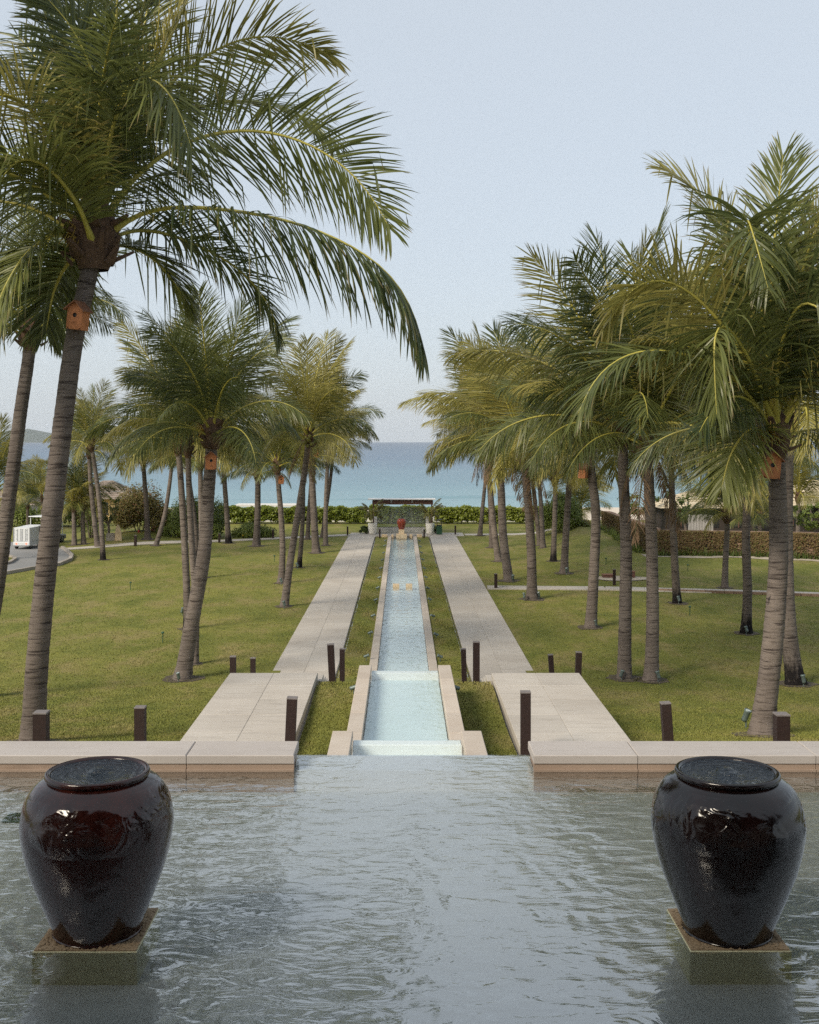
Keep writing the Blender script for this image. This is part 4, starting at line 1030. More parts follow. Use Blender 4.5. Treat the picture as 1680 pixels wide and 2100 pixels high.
# ------------------------------------------------------------------ garden spot lights, sprinklers
sp_body = MB().lathe([(.001, -.10), (.045, -.10), (.05, -.06), (.05, .06), (.062, .08), (.062, .11), (.055, .112), (.053, .095), (.001, .093)], 14).mesh('lamp_head', M['teal'], True)
sp_lens = MB().lathe([(.001, .098), (.052, .098)], 14).mesh('lens', M['lensglass'])
sp_stake = MB().tube([(0, 0, -.22), (0, 0, -.05)], .014, 6).mesh('stake', M['teal'])
def spot(loc, label, sc=1.0, tilt=(.3, 0), rz=0, grp='garden spot lights'):
    b = thing('spot_light', label, 'spot light', loc, rz, grp); b.scale = (sc * .8,) * 3
    h = link('lamp_head', sp_body, b, (0, 0, .2), (tilt[0], tilt[1], 0)); link('lens', sp_lens, h); link('stake', sp_stake, b, (0, 0, .2))
for px, py, lab, sc in ((1275, 1390, 'spot light at the foot of the left straight palm of the right pair', 1.15), (1350, 1394, 'spot light at the foot of the right straight palm of the right pair', 1.25),
                        (1221, 1285, 'spot light at the foot of the mid right nest-box palm', 1.2), (1531, 1298, 'spot light in front of the black-footed palm left of the near right palm', 1.2),
                        (1392, 1236, 'spot light in front of the black foot behind the right pair', 1.3), (1648, 1405, 'spot light right of the palm hidden behind the near right palm', 1.3),
                        (366, 1394, 'spot light left of the dark-leaved palm foot', 1.1), (583, 1246, 'spot light at the foot of the right-leaning palm by the left walkway', 1.3),
                        (577, 1198, 'spot light at the foot of the slender nest-box palm', 1.3), (610, 1166, 'spot light at the foot of the thin dark palm', 1.4),
                        (1052, 1192, 'spot light at the foot of the palm by the side path bollard', 1.4), (1075, 1229, 'pale spot light left of the pale ringed palm', 1.3),
                        (1105, 1227, 'spot light right of the pale ringed palm', 1.3), (1162, 1177, 'spot light at the foot of the straight palm near the round shrub', 1.4),
                        (374, 1259, 'spot light on the lawn left of the dark-leaved trunk', 1.2)):
    d = lawn_d(py, px) - .38; p = W(px, py, d)
    spot((p.x, d, lawn_z(d, p.x)), lab, sc, (rnd.uniform(-.3, .3), rnd.uniform(-.4, .4)))
d = lawn_d(1492, 1530); spot((W(1530, 0, d).x, d, lawn_z(d)), 'tall spot light on a stake left of the near right palm', 1.5, (.2, .3))
k = 0
for s, sd_ in ((-1, 'left'), (1, 'right')):
    for i in range(11):
        d = 33.5 + i * 3.9 + rnd.uniform(-.3, .3)
        spot((.045 + s * 1.10, d, -.06), ('nearest second third fourth fifth sixth seventh eighth ninth tenth farthest'.split()[i]) + f' small lamp from the viewer in the grass strip {sd_} of the channel', 1.0, (rnd.uniform(-.2, .2), -s * 1.2), grp=f'strip lamps {sd_} of the channel')
    spot((.06 + s * .98, 21.6, 1.60), f'lamp on the far end of the {sd_} grass bank beside the cascade', 1.0, (0, -s * 1.25))
    spot((.06 + s * .98, 17.0, 1.64), f'lamp on the near end of the {sd_} grass bank beside the cascade', 1.05, (.1, -s * 1.3))
spk = MB().tube([(0, 0, 0), (0, 0, .30)], .016, 6).mesh('riser', M['sprinkler']); spn = MB().lathe([(.001, 0), (.05, 0), (.055, .03), (.03, .06), (.001, .06)], 10).mesh('nozzle', M['sprinkler'])
for px, py, lab in ((1415, 1262, 'green sprinkler in the grass behind the right pair of palms'), (334, 1318, 'green sprinkler on the left lawn left of the dark-leaved palm'), (268, 1210, 'green sprinkler in the middle of the left lawn'),
                    (563, 1152, 'green sprinkler near the slender palm of the left row'), (1610, 1370, 'green sprinkler between the two right-hand trunks'), (1243, 1158, 'green sprinkler on the far right lawn near the mound'), (1411, 1172, 'green sprinkler on the bank before the stone wall')):
    d = lawn_d(py, px); p = W(px, py, d)
    b = thing('sprinkler', lab, 'sprinkler', (p.x, d, lawn_z(d, p.x)), 0, 'lawn sprinklers'); link('riser', spk, b); link('nozzle', spn, b, (0, 0, .30))

# ------------------------------------------------------------------ leafy things
def leaf_cloud(name, pts, nrm, size, mat, parent=None, seed=0, flat=.5, asp=.62):
    """leaf-sized bent faces at the given points"""
    rs = np.random.RandomState(seed); n = len(pts)
    nr = nrm + rs.normal(0, flat, (n, 3)); nr /= np.linalg.norm(nr, axis=1)[:, None]
    a = rs.normal(0, 1, (n, 3)); a -= nr * (a * nr).sum(1)[:, None]; a /= np.linalg.norm(a, axis=1)[:, None]
    b = np.cross(nr, a); s = size * rs.uniform(.6, 1.25, n)[:, None]
    v = np.empty((n, 6, 3)); bend = -nr * s * .22
    v[:, 0] = pts - a * s * .5 + bend; v[:, 1] = pts - a * s * .1 + b * s * asp * .5; v[:, 2] = pts + a * s * .5 + bend
    v[:, 3] = pts - a * s * .1 - b * s * asp * .5; v[:, 4] = pts - a * s * .1; v[:, 5] = pts + a * s * .2
    f = np.array([0, 4, 1, 1, 4, 5, 1, 5, 2, 0, 3, 4, 3, 5, 4, 3, 2, 5]); fl = (np.arange(n)[:, None] * 6 + f[None]).ravel()
    at = np.ones((n, 6, 4)); r = rs.rand(n); at[:, :, 0] = r[:, None]; at[:, :, 1] = rs.rand(n)[:, None]
    o = link(name, np_mesh(name, v.reshape(-1, 3), fl, 3, mat, at.reshape(-1, 4)), parent); return o
def blob_pts(n, c, r, seed, shell=.55, lumps=26, squash_low=True):
    """points through a lumpy crown: many small clumps spread over an ellipsoid"""
    rs = np.random.RandomState(seed); u = rs.normal(0, 1, (lumps, 3)); u /= np.linalg.norm(u, axis=1)[:, None]
    if squash_low: u[:, 2] = np.abs(u[:, 2]) * 1.0 - .12
    cs = np.array(c) + u * np.array(r) * rs.uniform(.5, .86, (lumps, 1)); cr = np.mean(r) * rs.uniform(.22, .42, lumps)
    k = rs.randint(0, lumps, n); w = rs.normal(0, 1, (n, 3)); w /= np.linalg.norm(w, axis=1)[:, None]
    p = cs[k] + w * cr[k][:, None] * rs.uniform(shell, 1.0, (n, 1))
    nr = w * .8 + (p - np.array(c)) / np.array(r) * .5 + np.array((0, 0, .35))
    ok = p[:, 2] > .02; return p[ok], nr[ok]
def bush(name, label, cat, loc, r, n, size, mat, seed, cz=.3, lumps=26, stems=4, group=None, flowers=None, rz=0):
    b = thing(name, label, cat, loc, rz, group)
    p, nr = blob_pts(n, (0, 0, r[2] * cz), r, seed, lumps=lumps); leaf_cloud('foliage', p, nr, size, M[mat], b, seed)
    rs = random.Random(seed)
    for i in range(stems):
        a = rs.uniform(0, 6.28); q = Vector((math.cos(a) * r[0] * .5, math.sin(a) * r[1] * .5, r[2] * .8))
        MB().tube([(q.x * .15, q.y * .15, -.05), tuple(q * .5 + Vector((0, 0, .1))), tuple(q)], [.05, .035, .015], 6).build('stem', M['twig'], b)
    if flowers:
        p, nr = blob_pts(flowers, (0, 0, r[2] * cz), tuple(k * 1.06 for k in r), seed + 1, shell=.95, lumps=lumps); leaf_cloud('flowers', p, nr, size * 1.1, M['yflower'], b, seed + 2, asp=.95)
    return b
def hedge(label, x0, x1, d, hgt, seed, dens=1700):
    b = thing('hedge', label, 'hedge', ((x0 + x1) / 2, d, -.04)); w = x1 - x0; rs = np.random.RandomState(seed)
    n = int(w * dens); nl = int(w * 17)
    cx = rs.uniform(-w / 2, w / 2, nl); cyy = rs.uniform(-.5, .5, nl); cz = hgt * rs.uniform(.22, .92, nl) + .08 * np.sin(cx * 2.1)
    cr = rs.uniform(.18, .32, nl); k = rs.randint(0, nl, n); u = rs.normal(0, 1, (n, 3)); u /= np.linalg.norm(u, axis=1)[:, None]
    p = np.stack([cx, cyy, cz], 1)[k] + u * (cr[k] * rs.uniform(.5, 1, n))[:, None]; ok = (p[:, 2] > .1)
    m = n // 2; p[:m] = np.stack([rs.uniform(-w / 2, w / 2, m), rs.uniform(-.55, .55, m), hgt * (.16 + .84 * rs.rand(m) ** .8)], 1); ok = (p[:, 2] > .1)
    p[:m, 2] += .07 * np.sin(p[:m, 0] * 2.3) + .05 * np.sin(p[:m, 0] * 5.1)
    leaf_cloud('foliage', p[ok], (u + np.array((0, -.3, .5)))[ok], .19, M['hedge_leaf'], b, seed, asp=.85)
    for i in range(int(w * 1.6)):
        x = rs.uniform(-w / 2, w / 2); y = rs.uniform(-.25, .25)
        MB().tube([(x, y, -.05), (x + rs.uniform(-.1, .1), y, .35), (x + rs.uniform(-.25, .25), y + rs.uniform(-.2, .2), hgt * .8)], [.03, .025, .012], 5).build('stem', M['twig'], b)
hx = lambda px: W(px, 0, 89).x
hedge('bright green leafy hedge left of the gate along the beach', hx(446), hx(752), 89, 1.32, 1)
hedge('bright green leafy hedge right of the gate along the beach', hx(893), hx(1128), 89, 1.32, 2)
hedge('bright green hedge seen through the glass gate', hx(757), hx(889), 89.2, 1.38, 3)
# low white beach wall behind the hedges
bw = thing('beach_wall', 'low white wall showing under and behind the hedge leaves', 'wall', (0, 91, -.1))
for i in range(12):
    MB().box(hx(440) + i * 2.36 + .006, hx(440) + (i + 1) * 2.36 - .006, -.1, .1, 0, .62, .02).build('wall_panel', M['white'], bw)
lb = MB().box(hx(468), hx(600), 0, 2.2, 1.2, 1.36); tag(lb.build('low_roof', M['render'], None, (0, 92.5, -.1)), 'pale flat roof edge behind the left hedge', 'roof')
g = G(275, 1106); bush('bougainvillea', 'big brownish bougainvillea mound beside the far left path', 'bush', (g.x, g.y + 1.5, 0.1), (2.15, 1.8, 2.75), 15000, .14, 'bush_brown', 5, cz=.42, lumps=60)
g = G(395, 1105); bush('shrub', 'dense bright green shrub right of the bougainvillea mound', 'bush', (g.x, g.y + 1.4, 0), (2.6, 1.6, 2.2), 13000, .15, 'bush_leaf', 6, cz=.42, lumps=60)
g = G(355, 1108); bush('shrub', 'low green shrub with yellow blooms under the leaning palm', 'bush', (g.x, g.y + .8, 0), (1.3, .9, 1.0), 4500, .13, 'bush_leaf', 61, lumps=30, flowers=14)
g = G(515, 1104); bush('flowering_shrub', 'low green shrub dotted with yellow flowers by the left path', 'bush', (g.x, g.y + .9, 0), (1.9, .9, .75), 6500, .12, 'bush_leaf', 7, lumps=40, flowers=22)
g = G(430, 1106); bush('shrub', 'small green shrub between the trunks near the left path', 'bush', (g.x, g.y + .6, 0), (.9, .8, .9), 3500, .13, 'bush_leaf', 71, lumps=20, flowers=6)
g = G(1162, 1110); bush('shrub', 'round dark green shrub behind the right row of palms', 'bush', (g.x, g.y + 2.2, 0), (1.75, 1.6, 2.45), 13000, .13, 'bush_leaf', 8, cz=.42, lumps=55)
g = G(1210, 1108); bush('shrub', 'dry brownish bush leaning on the round shrub', 'bush', (g.x - .3, g.y + 2.0, 0), (.9, .9, 1.3), 3500, .11, 'bush_brown', 81, lumps=22)
g = G(1270, 1080); bush('plumeria', 'small leafy bush at the end of the stone wall', 'bush', (g.x, 84, 0), (1.0, .8, 1.1), 2600, .2, 'bush_leaf', 9, lumps=18)
g = G(240, 1100); bush('shrub', 'bare twiggy grey-green bush left of the bougainvillea', 'bush', (g.x - 1.0, 74, 0), (1.2, 1.0, 2.2), 1500, .1, 'bush_leaf', 10, stems=16, lumps=26)
for i, (px, w_, h_, lab) in enumerate(((110, 3.4, 1.5, 'rounded green bush behind the carts'), (160, 2.0, 1.9, 'green bush behind the twin small palms'), (30, 2.4, 1.7, 'loose plumeria bush behind the cart box'), (340, 2.2, 1.2, 'dark green bush behind the bougainvillea'))):
    g = W(px, 0, 86); bush('shrub', lab, 'bush', (g.x, 86, 0), (w_, 1.2, h_), 4200, .17, 'bush_leaf', 100 + i, lumps=30)
# plumeria trees behind the wall
def small_tree(label, loc, h, seed, leaf=.24, n=1400, mat='bush_leaf', name='plumeria_tree'):
    b = thing(name, label, 'tree', loc); rs = random.Random(seed); tips = []
    tk = MB(); tk.tube([(0, 0, -.1), (.05, 0, h * .3), (0, .05, h * .42)], [.10, .085, .08], 8)
    for i in range(9):
        a = i * .7 + rs.uniform(-.3, .3); e = rs.uniform(.5, 1.1); p = Vector((0, .05, h * .4)); rr = .05
        for j in range(3):
            q = p + Vector((math.cos(a) * math.cos(e), math.sin(a) * math.cos(e), math.sin(e))) * h * .2
            tk.tube([tuple(p), tuple(q)], [rr, rr * .75], 6, False); p = q; rr *= .7; a += rs.uniform(-.7, .7); e = min(1.3, e + rs.uniform(-.1, .3)); tips.append(p.copy())
    tk.build('trunk', M['twig'], b)
    r2 = np.random.RandomState(seed); T_ = np.array([tuple(t) for t in tips]); k = r2.randint(0, len(T_), n); u = r2.normal(0, 1, (n, 3)); u /= np.linalg.norm(u, axis=1)[:, None]
    leaf_cloud('crown', T_[k] + u * h * .09 * r2.rand(n, 1), u + np.array((0, 0, .6)), leaf, M[mat], b, seed, asp=.4)
small_tree('open plumeria tree behind the left end of the stone wall', (W(1310, 0, 78).x, 78, 0), 3.2, 21)
small_tree('plumeria tree behind the stone wall right of the dry-fronded palm', (W(1405, 0, 70).x, 70, 0), 3.4, 22)
small_tree('plumeria bush by the right edge in front of the pale roof', (W(1668, 0, 66).x, 66, 0), 2.9, 23)
small_tree('twiggy plumeria in front of the bougainvillea left side', (W(222, 0, 72).x, 72, 0), 2.9, 24, n=350)

# ------------------------------------------------------------------ stone wall with vines
def wall_stones(parent, a, b, h, th, seed):
    """rubble stones laid in rough courses between a and b (ground points)"""
    rs = random.Random(seed); a, b = Vector(a), Vector(b); L = (b - a).length; t = (b - a).normalized(); nn = Vector((t.y, -t.x, 0))
    V, Fc = [], []; z = -.1
    while z < h - .02:
        hh = rs.uniform(.09, .17); x = rs.uniform(-.15, 0)
        while x < L:
            w = rs.uniform(.10, .34); g = .010; o = rs.uniform(0, .06)
            x0, x1 = max(0, x + g), min(L, x + w - g); z1 = min(h, z + hh - g)
            if x1 - x0 > .04:
                i = len(V)
                for (X, Z, off) in ((x0, z, 0), (x1, z, 0), (x1, z1, 0), (x0, z1, 0), (x0 + .03, z + .02, o + .03), (x1 - .03, z + .03, o + .03), (x1 - .02, z1 - .03, o + .03), (x0 + .03, z1 - .02, o + .03)):
                    p = a + t * X + nn * (th / 2 + off); V.append((p.x, p.y, Z + lawn_z(p.y, p.x) * .0))
                Fc += [i + 4, i + 5, i + 6, i + 7, i, i + 1, i + 5, i + 4, i + 1, i + 2, i + 6, i + 5, i + 2, i + 3, i + 7, i + 6, i + 3, i, i + 4, i + 7]
            x += w
        z += hh
    o = link('rubble_facing', np_mesh('rubble_facing', V, Fc, 4, M['rubble']), parent); o['kind'] = 'stuff'
def rubble_wall(label, a, b, h, seed, vines, name='stone_wall'):
    w = thing(name, label, 'wall', (0, 0, 0)); A, B = Vector(a), Vector(b); t = (B - A).normalized(); nn = Vector((t.y, -t.x, 0)) * .15
    v = [A - nn, B - nn, B + nn, A + nn]
    MB().add([(p.x, p.y, -.2) for p in v] + [(p.x, p.y, h - .005) for p in v], [(0, 3, 2, 1), (4, 5, 6, 7), (0, 1, 5, 4), (1, 2, 6, 5), (2, 3, 7, 6), (3, 0, 4, 7)]).build('wall_core', M['soil'], w)
    L = (B - A).length; n = int(L / .8); nc = nn * 1.35
    for i in range(n):
        p, q = A + t * (L * i / n + .006), A + t * (L * (i + 1) / n - .006); c = [p - nc, q - nc, q + nc, p + nc]; z1 = h + rnd.uniform(.05, .075)
        MB().add([(k.x, k.y, h) for k in c] + [(k.x, k.y, z1) for k in c], [(0, 3, 2, 1), (4, 5, 6, 7), (0, 1, 5, 4), (1, 2, 6, 5), (2, 3, 7, 6), (3, 0, 4, 7)]).build('coping_stone', M['rubble'], w)
    wall_stones(w, a, b, h, .30, seed)
    if vines:
        rs = np.random.RandomState(seed + 50); k = int(L * 1500); x = rs.rand(k) * L; z = h * (1 - rs.rand(k) ** 1.6 * .85) + .04; keep = (np.sin(x * 1.3) + np.sin(x * 3.7 + 1) + rs.normal(0, .9, k)) > -1.0
        x, z = x[keep], z[keep]; off = .24 + rs.rand(len(x)) * .14
        N2 = np.array((nn.x, nn.y, 0)) / .15; P = np.array(tuple(A))[None] + np.outer(x, np.array(tuple(t))) + np.outer(off, N2); P[:, 2] = z
        leaf_cloud('vine', P, np.tile(N2 + np.array((0, 0, .3)), (len(P), 1)), .13, M['vine'], w, seed)
    return w
cA = (W(1349, 0, 62).x, 62, 0)
rubble_wall('rubble stone wall covered with hanging vines at right', cA, (24.5, 59.5, 0), 1.55, 31, True)
rubble_wall('receding rubble stone wall running from the corner towards the beach', (14.25, 78, 0), (14.15, 62.2, 0), 1.6, 32, True)
sb = MB(); 
for i in range(25):
    x = 13.2 + i * .46; y0 = 60.4 - i * .10 + .25 * math.sin(i * .8)
    sb.v += [(x, y0, lawn_z(y0, x) + .010), (x, y0 + 1.5, lawn_z(y0 + 1.5, x) + .012)]
for i in range(24): sb.face([2 * i, 2 * i + 2, 2 * i + 3, 2 * i + 1])
tag(sb.build('planting_bed', M['gravel']), 'sandy planting bed along the foot of the stone wall', kind='structure')
def strap_plants(label, pts, seed, h=.5):
    b = thing('strap_leaf_plants', label, 'plants'); rs = np.random.RandomState(seed); V, Fc, A_ = [], [], []
    for (x, y) in pts:
        z0 = lawn_z(y, x)
        for _ in range(14):
            a = rs.rand() * 6.28; l = h * rs.uniform(.6, 1.2); e = rs.uniform(.7, 1.4); wd = .028; b0 = len(V); p = np.array((x + rs.normal(0, .08), y + rs.normal(0, .08), z0 - .02)); dr = np.array((math.cos(a) * math.cos(e), math.sin(a) * math.cos(e), math.sin(e))); sv = np.array((-math.sin(a), math.cos(a), 0)); r = rs.rand()
            for q in range(4):
                V += [p - sv * wd * (1 - q / 3.2), p + sv * wd * (1 - q / 3.2)]; A_ += [(r, q / 4, 0, 1)] * 2; p = p + dr * l / 3; dr = dr + np.array((0, 0, -.33)); dr /= np.linalg.norm(dr)
            for q in range(3): Fc += [b0 + q * 2, b0 + q * 2 + 1, b0 + q * 2 + 3, b0 + q * 2 + 2]
    o = link('leaves', np_mesh('leaves', V, Fc, 4, M['bush_leaf'], np.array(A_)), b); o['kind'] = 'stuff'
r_ = random.Random(4)
strap_plants('row of strap-leaved green plants along the foot of the vine-covered wall', [(14.0 + i * .2, 61.3 - i * .045 + r_.uniform(-.25, .25)) for i in range(50)], 4)
strap_plants('green plants spilling down the bank beside the receding wall', [(13.5 + r_.uniform(-.5, .3), 63 + i * .35) for i in range(32)], 5, .55)
# gravel patch with small boxes by the side path bollard
gp = G(1270, 1186); mb = MB(); mb.poly([(gp.x + math.cos(k * .45) * 1.35 * (1 + .15 * math.sin(k * 2.1)), gp.y + math.sin(k * .45) * .95, lawn_z(gp.y, gp.x) + .03) for k in range(14)])
tag(mb.build('gravel_patch', M['gravel']), 'pale gravel patch on the right lawn', kind='structure')
for px, w_, h_, lab in ((1292, .42, .26, 'small dark red box on the gravel patch'), (1247, .5, .12, 'low reddish slab on the gravel patch')):
    p = G(px, 1184); t_ = thing('valve_box', lab, 'box', (p.x, p.y, lawn_z(p.y, p.x) + .03))
    MB().box(-w_ / 2, w_ / 2, -.2, .2, 0, h_, .01).build('case', M['darkwood'], t_); MB().box(-w_ / 2 - .02, w_ / 2 + .02, -.22, .22, h_, h_ + .03, .008).build('lid', M['roofwood'], t_)

# ------------------------------------------------------------------ gate, planters, red jar, bin
gt = thing('glass_gate', 'glass beach gate with brown beam and pale canopy at the channel end', 'gate', (W(824, 0, 80).x, 80, 0))
gx = lambda px: (px - CX) / F * 80
MB().box(gx(755), gx(893), -.75, .75, 2.36, 2.42, .01).build('canopy', M['white'], gt)
MB().box(gx(764), gx(888), -.55, -.45, 2.02, 2.30).build('beam', M['darkwood'], gt)
MB().box(gx(764), gx(888), .45, .55, 2.02, 2.30).build('beam', M['darkwood'], gt)
for px in (803, 845): 
    MB().box(gx(px) - .05, gx(px) + .05, -.6, -.551, 2.14, 2.35).build('bracket', M['steel'], gt)
for px in (764, 800, 845, 885): MB().box(gx(px), gx(px) + .08, -.448, .448, 2.10, 2.28).build('cross_beam', M['darkwood'], gt)
for px in (765, 884): 
    MB().box(gx(px), gx(px) + .10, -.44, -.34, 0, 2.1).build('post', M['darkwood'], gt)
MB().box(gx(774.5), gx(872), -.11, .11, 0, .37).build('low_wall', M['render'], gt)
xs = [gx(775.5), gx(804), gx(844), gx(871.5)]
for a, b in zip(xs, xs[1:]): MB().box(a + .012, b - .012, -.008, .008, .40, 1.86).build('glass_pane', M['glass'], gt)
for x in xs[1:3]: MB().box(x - .012, x + .012, -.02, .02, .40, 1.86).build('mullion', M['steel'], gt)
MB().box(gx(775), gx(872), -.04, .04, .371, .40).build('sill_rail', M['black'], gt)
for x in (gx(775) - .035, gx(872) + .005): MB().box(x, x + .03, -.04, .04, .40, 1.12).build('side_frame', M['black'], gt)
for x in (gx(767), gx(873.5)): MB().box(x, x + .24, -.12, .12, -.05, 1.12, .01).build('white_pier', M['white'], gt)
pot = MB().lathe([(.001, 0), (.21, 0), (.235, .05), (.29, .40), (.315, .72), (.31, .76), (.285, .76), (.28, .68), (.001, .68)], 24).mesh('pot', M['whitepot'], True)
AR = [frond_mesh('frond', arc(80 - 16 * i, 60 + 12 * i, 1.25, .1), .34, 26, 4, .03, .16, 700 + i, pet=.35, mats=[M['pot_palm'], M['rachis']], side0=(0, 1, 0), rad=.014) for i in range(4)]
for px, lab in ((764, 'areca palm in the white pot left of the gate'), (882, 'areca palm in the white pot right of the gate')):
    x = W(px, 0, 78.4).x
    q = thing('planter', 'tall white tapered pot ' + lab[lab.index('pot ') + 4:], 'planter', (x, 78.4, .015), 0, 'white planters by the gate'); link('pot', pot, q); MB().lathe([(.001, .70), (.282, .70)], 20).build('soil', M['soil'], q)
    q = thing('potted_palm', lab, 'potted palm', (x, 78.4, .70), 0, 'potted palms by the gate')
    for i in range(5): MB().tube([(.05 * math.cos(i * 1.3), .05 * math.sin(i * 1.3), 0), (.14 * math.cos(i * 1.3), .14 * math.sin(i * 1.3), .75)], [.022, .014], 6).build('stem', M['twig'], q)
    for i in range(16):
        a = i * 2.4; link('frond', AR[i % 4], q, (.10 * math.cos(a), .10 * math.sin(a), .55 + .15 * (i % 3)), (0, 0, a), rnd.uniform(.8, 1.05))
g = W(750, 0, 79); bush('shrub', 'small feathery green plant left of the left white pot', 'bush', (g.x, 79, 0), (.45, .4, .55), 1100, .12, 'bush_leaf', 41, lumps=14)
g = W(893, 0, 79.2); bush('shrub', 'small green plant between the right white pot and the bin', 'bush', (g.x, 79.2, 0), (.22, .25, .5), 500, .11, 'bush_leaf', 42, lumps=10)
pd = thing('pedestal', 'two-tier golden sandstone pedestal under the red jar', 'pedestal', (W(823.5, 0, 76.4).x, 76.4, -.1))
MB().box(-.36, .36, -.3, .3, 0, .30, .012).build('lower_tier', M['warmstone'], pd); MB().box(-.19, .19, -.19, .19, .30, .60, .01).build('upper_tier', M['warmstone'], pd)
j = thing('fountain_jar', 'small red-brown glazed fountain jar on the pedestal before the gate', 'jar', (W(823.5, 0, 76.4).x, 76.4, .50)); 
rj = MB().lathe(dense([(r * .66, z * .74) for r, z in PROF]), 40).mesh('jar_body', M['redjar'], True); link('jar_body', rj, j); link('water_surface', wme, j, (0, 0, .735), sc=(.66, .66, 2.2))
bn = thing('litter_bin', 'dark green litter bin beside the right white pot', 'bin', (W(901, 0, 78.2).x, 78.2, .015))
MB().box(-.19, .19, -.19, .19, 0, .60).build('bin_body', M['sprinkler'], bn)
for sx in (-.16, .16): MB().box(sx - .02, sx + .02, -.02, .02, .60, 1.0).build('post', M['black'], bn)
MB().box(-.2, .2, -.2, .2, 1.0, 1.04, .01).build('hood', M['black'], bn); MB().box(-.15, .15, -.15, .15, .602, .66).build('liner', M['black'], bn)

# ------------------------------------------------------------------ carts on the service road
def wheel(parent, x, y, r=.22, w=.16):
    t_ = MB(); prof = [(r * .55, -w / 2), (r * .92, -w / 2), (r, -w * .3), (r, w * .3), (r * .92, w / 2), (r * .55, w / 2)]
    o = t_.lathe(prof, 20).build('wheel', M['rubber'], parent, (x, y, r), (0, R(90), 0)); MB().lathe([(.001, -w * .42), (r * .5, -w * .42), (r * .56, -w * .46), (r * .56, w * .46), (r * .5, w * .42), (.001, w * .42)], 16).build('rim', M['steel'], o)
cp = G(43.5, 1127); ct = thing('utility_cart', 'white box-bodied utility cart with lit red tail lamps seen from behind', 'cart', (cp.x, cp.y, .015), R(-3))
ct.scale = (.84, .84, .84)
MB().box(-.62, .62, .10, 1.75, .52, 1.53, .02).build('cargo_box', M['cartwhite'], ct)
for x0, x1 in ((-.40, -.008), (.008, .40)):
    dr = MB().box(x0, x1, .075, .099, .58, 1.48, .0).build('rear_door', M['cartwhite'], ct)
    for z in (.72, 1.02, 1.32): MB().box(x0 if x0 < 0 else x1 - .10, x0 + .10 if x0 < 0 else x1, .06, .0745, z, z + .025).build('hinge', M['cartgrey'], dr)
for x in (-.30, -.06, .06, .30): MB().tube([(x, .055, .60), (x, .055, 1.46)], .010, 6).build('lock_rod', M['cartgrey'], ct)
for x in (-.615, .565): MB().box(x, x + .05, .07, .0995, .53, 1.52).build('corner_post', M['cartgrey'], ct)
MB().box(-.60, .60, .02, 2.6, .24, .515, .04).build('body', M['cartwhite'], ct)
MB().box(-.58, .58, -.06, .018, .22, .30, .01).build('bumper', M['cartgrey'], ct)
for x in (-.36, .36):
    MB().lathe([(.001, .02), (.055, .02), (.065, 0), (.065, -.02)], 14).build('tail_lamp', M['tail'], ct, (x, .018, .40), (R(90), 0, 0))
for x in (-.5, .5):
    wheel(ct, x, .45); wheel(ct, x, 2.15)
MB().box(-.60, .60, 1.76, 3.0, 1.50, 1.55, .02).build('canopy', M['cartwhite'], ct)
for x in (-.56, .52): MB().box(x, x + .04, 2.85, 2.89, .5, 1.5).build('canopy_post', M['cartgrey'], ct)
MB().box(-.5, .5, 1.85, 2.3, .515, .72, .03).build('seat', M['black'], ct)
cp2 = G(75, 1117); c2 = thing('golf_cart', 'open golf cart with a seated driver just beyond the box cart', 'cart', (cp2.x, cp2.y, .015), R(-18))
MB().box(-.58, .58, .05, 2.3, .22, .50, .04).build('body', M['cartgrey'], c2); MB().box(-.60, .60, .0, 2.1, 1.72, 1.77, .02).build('canopy', M['cartwhite'], c2)
for x in (-.55, .51):
    for y in (.12, 1.95): MB().box(x, x + .04, y, y + .04, .5, 1.72).build('canopy_post', M['cartwhite'], c2)
MB().box(-.5, .5, .45, .95, .50, .72, .03).build('seat', M['black'], c2); MB().box(-.5, .5, .34, .45, .60, 1.10, .02).build('seat_back', M['black'], c2)
for x in (-.5, .5):
    wheel(c2, x, .4); wheel(c2, x, 1.9)
MB().tube([(.25, 1.55, .5), (.25, 1.25, .95)], .02, 6).build('steering_column', M['black'], c2)
MB().box(-.45, .45, .06, .33, .50, .62, .02).build('rear_bag_well', M['yellowwall'], c2)
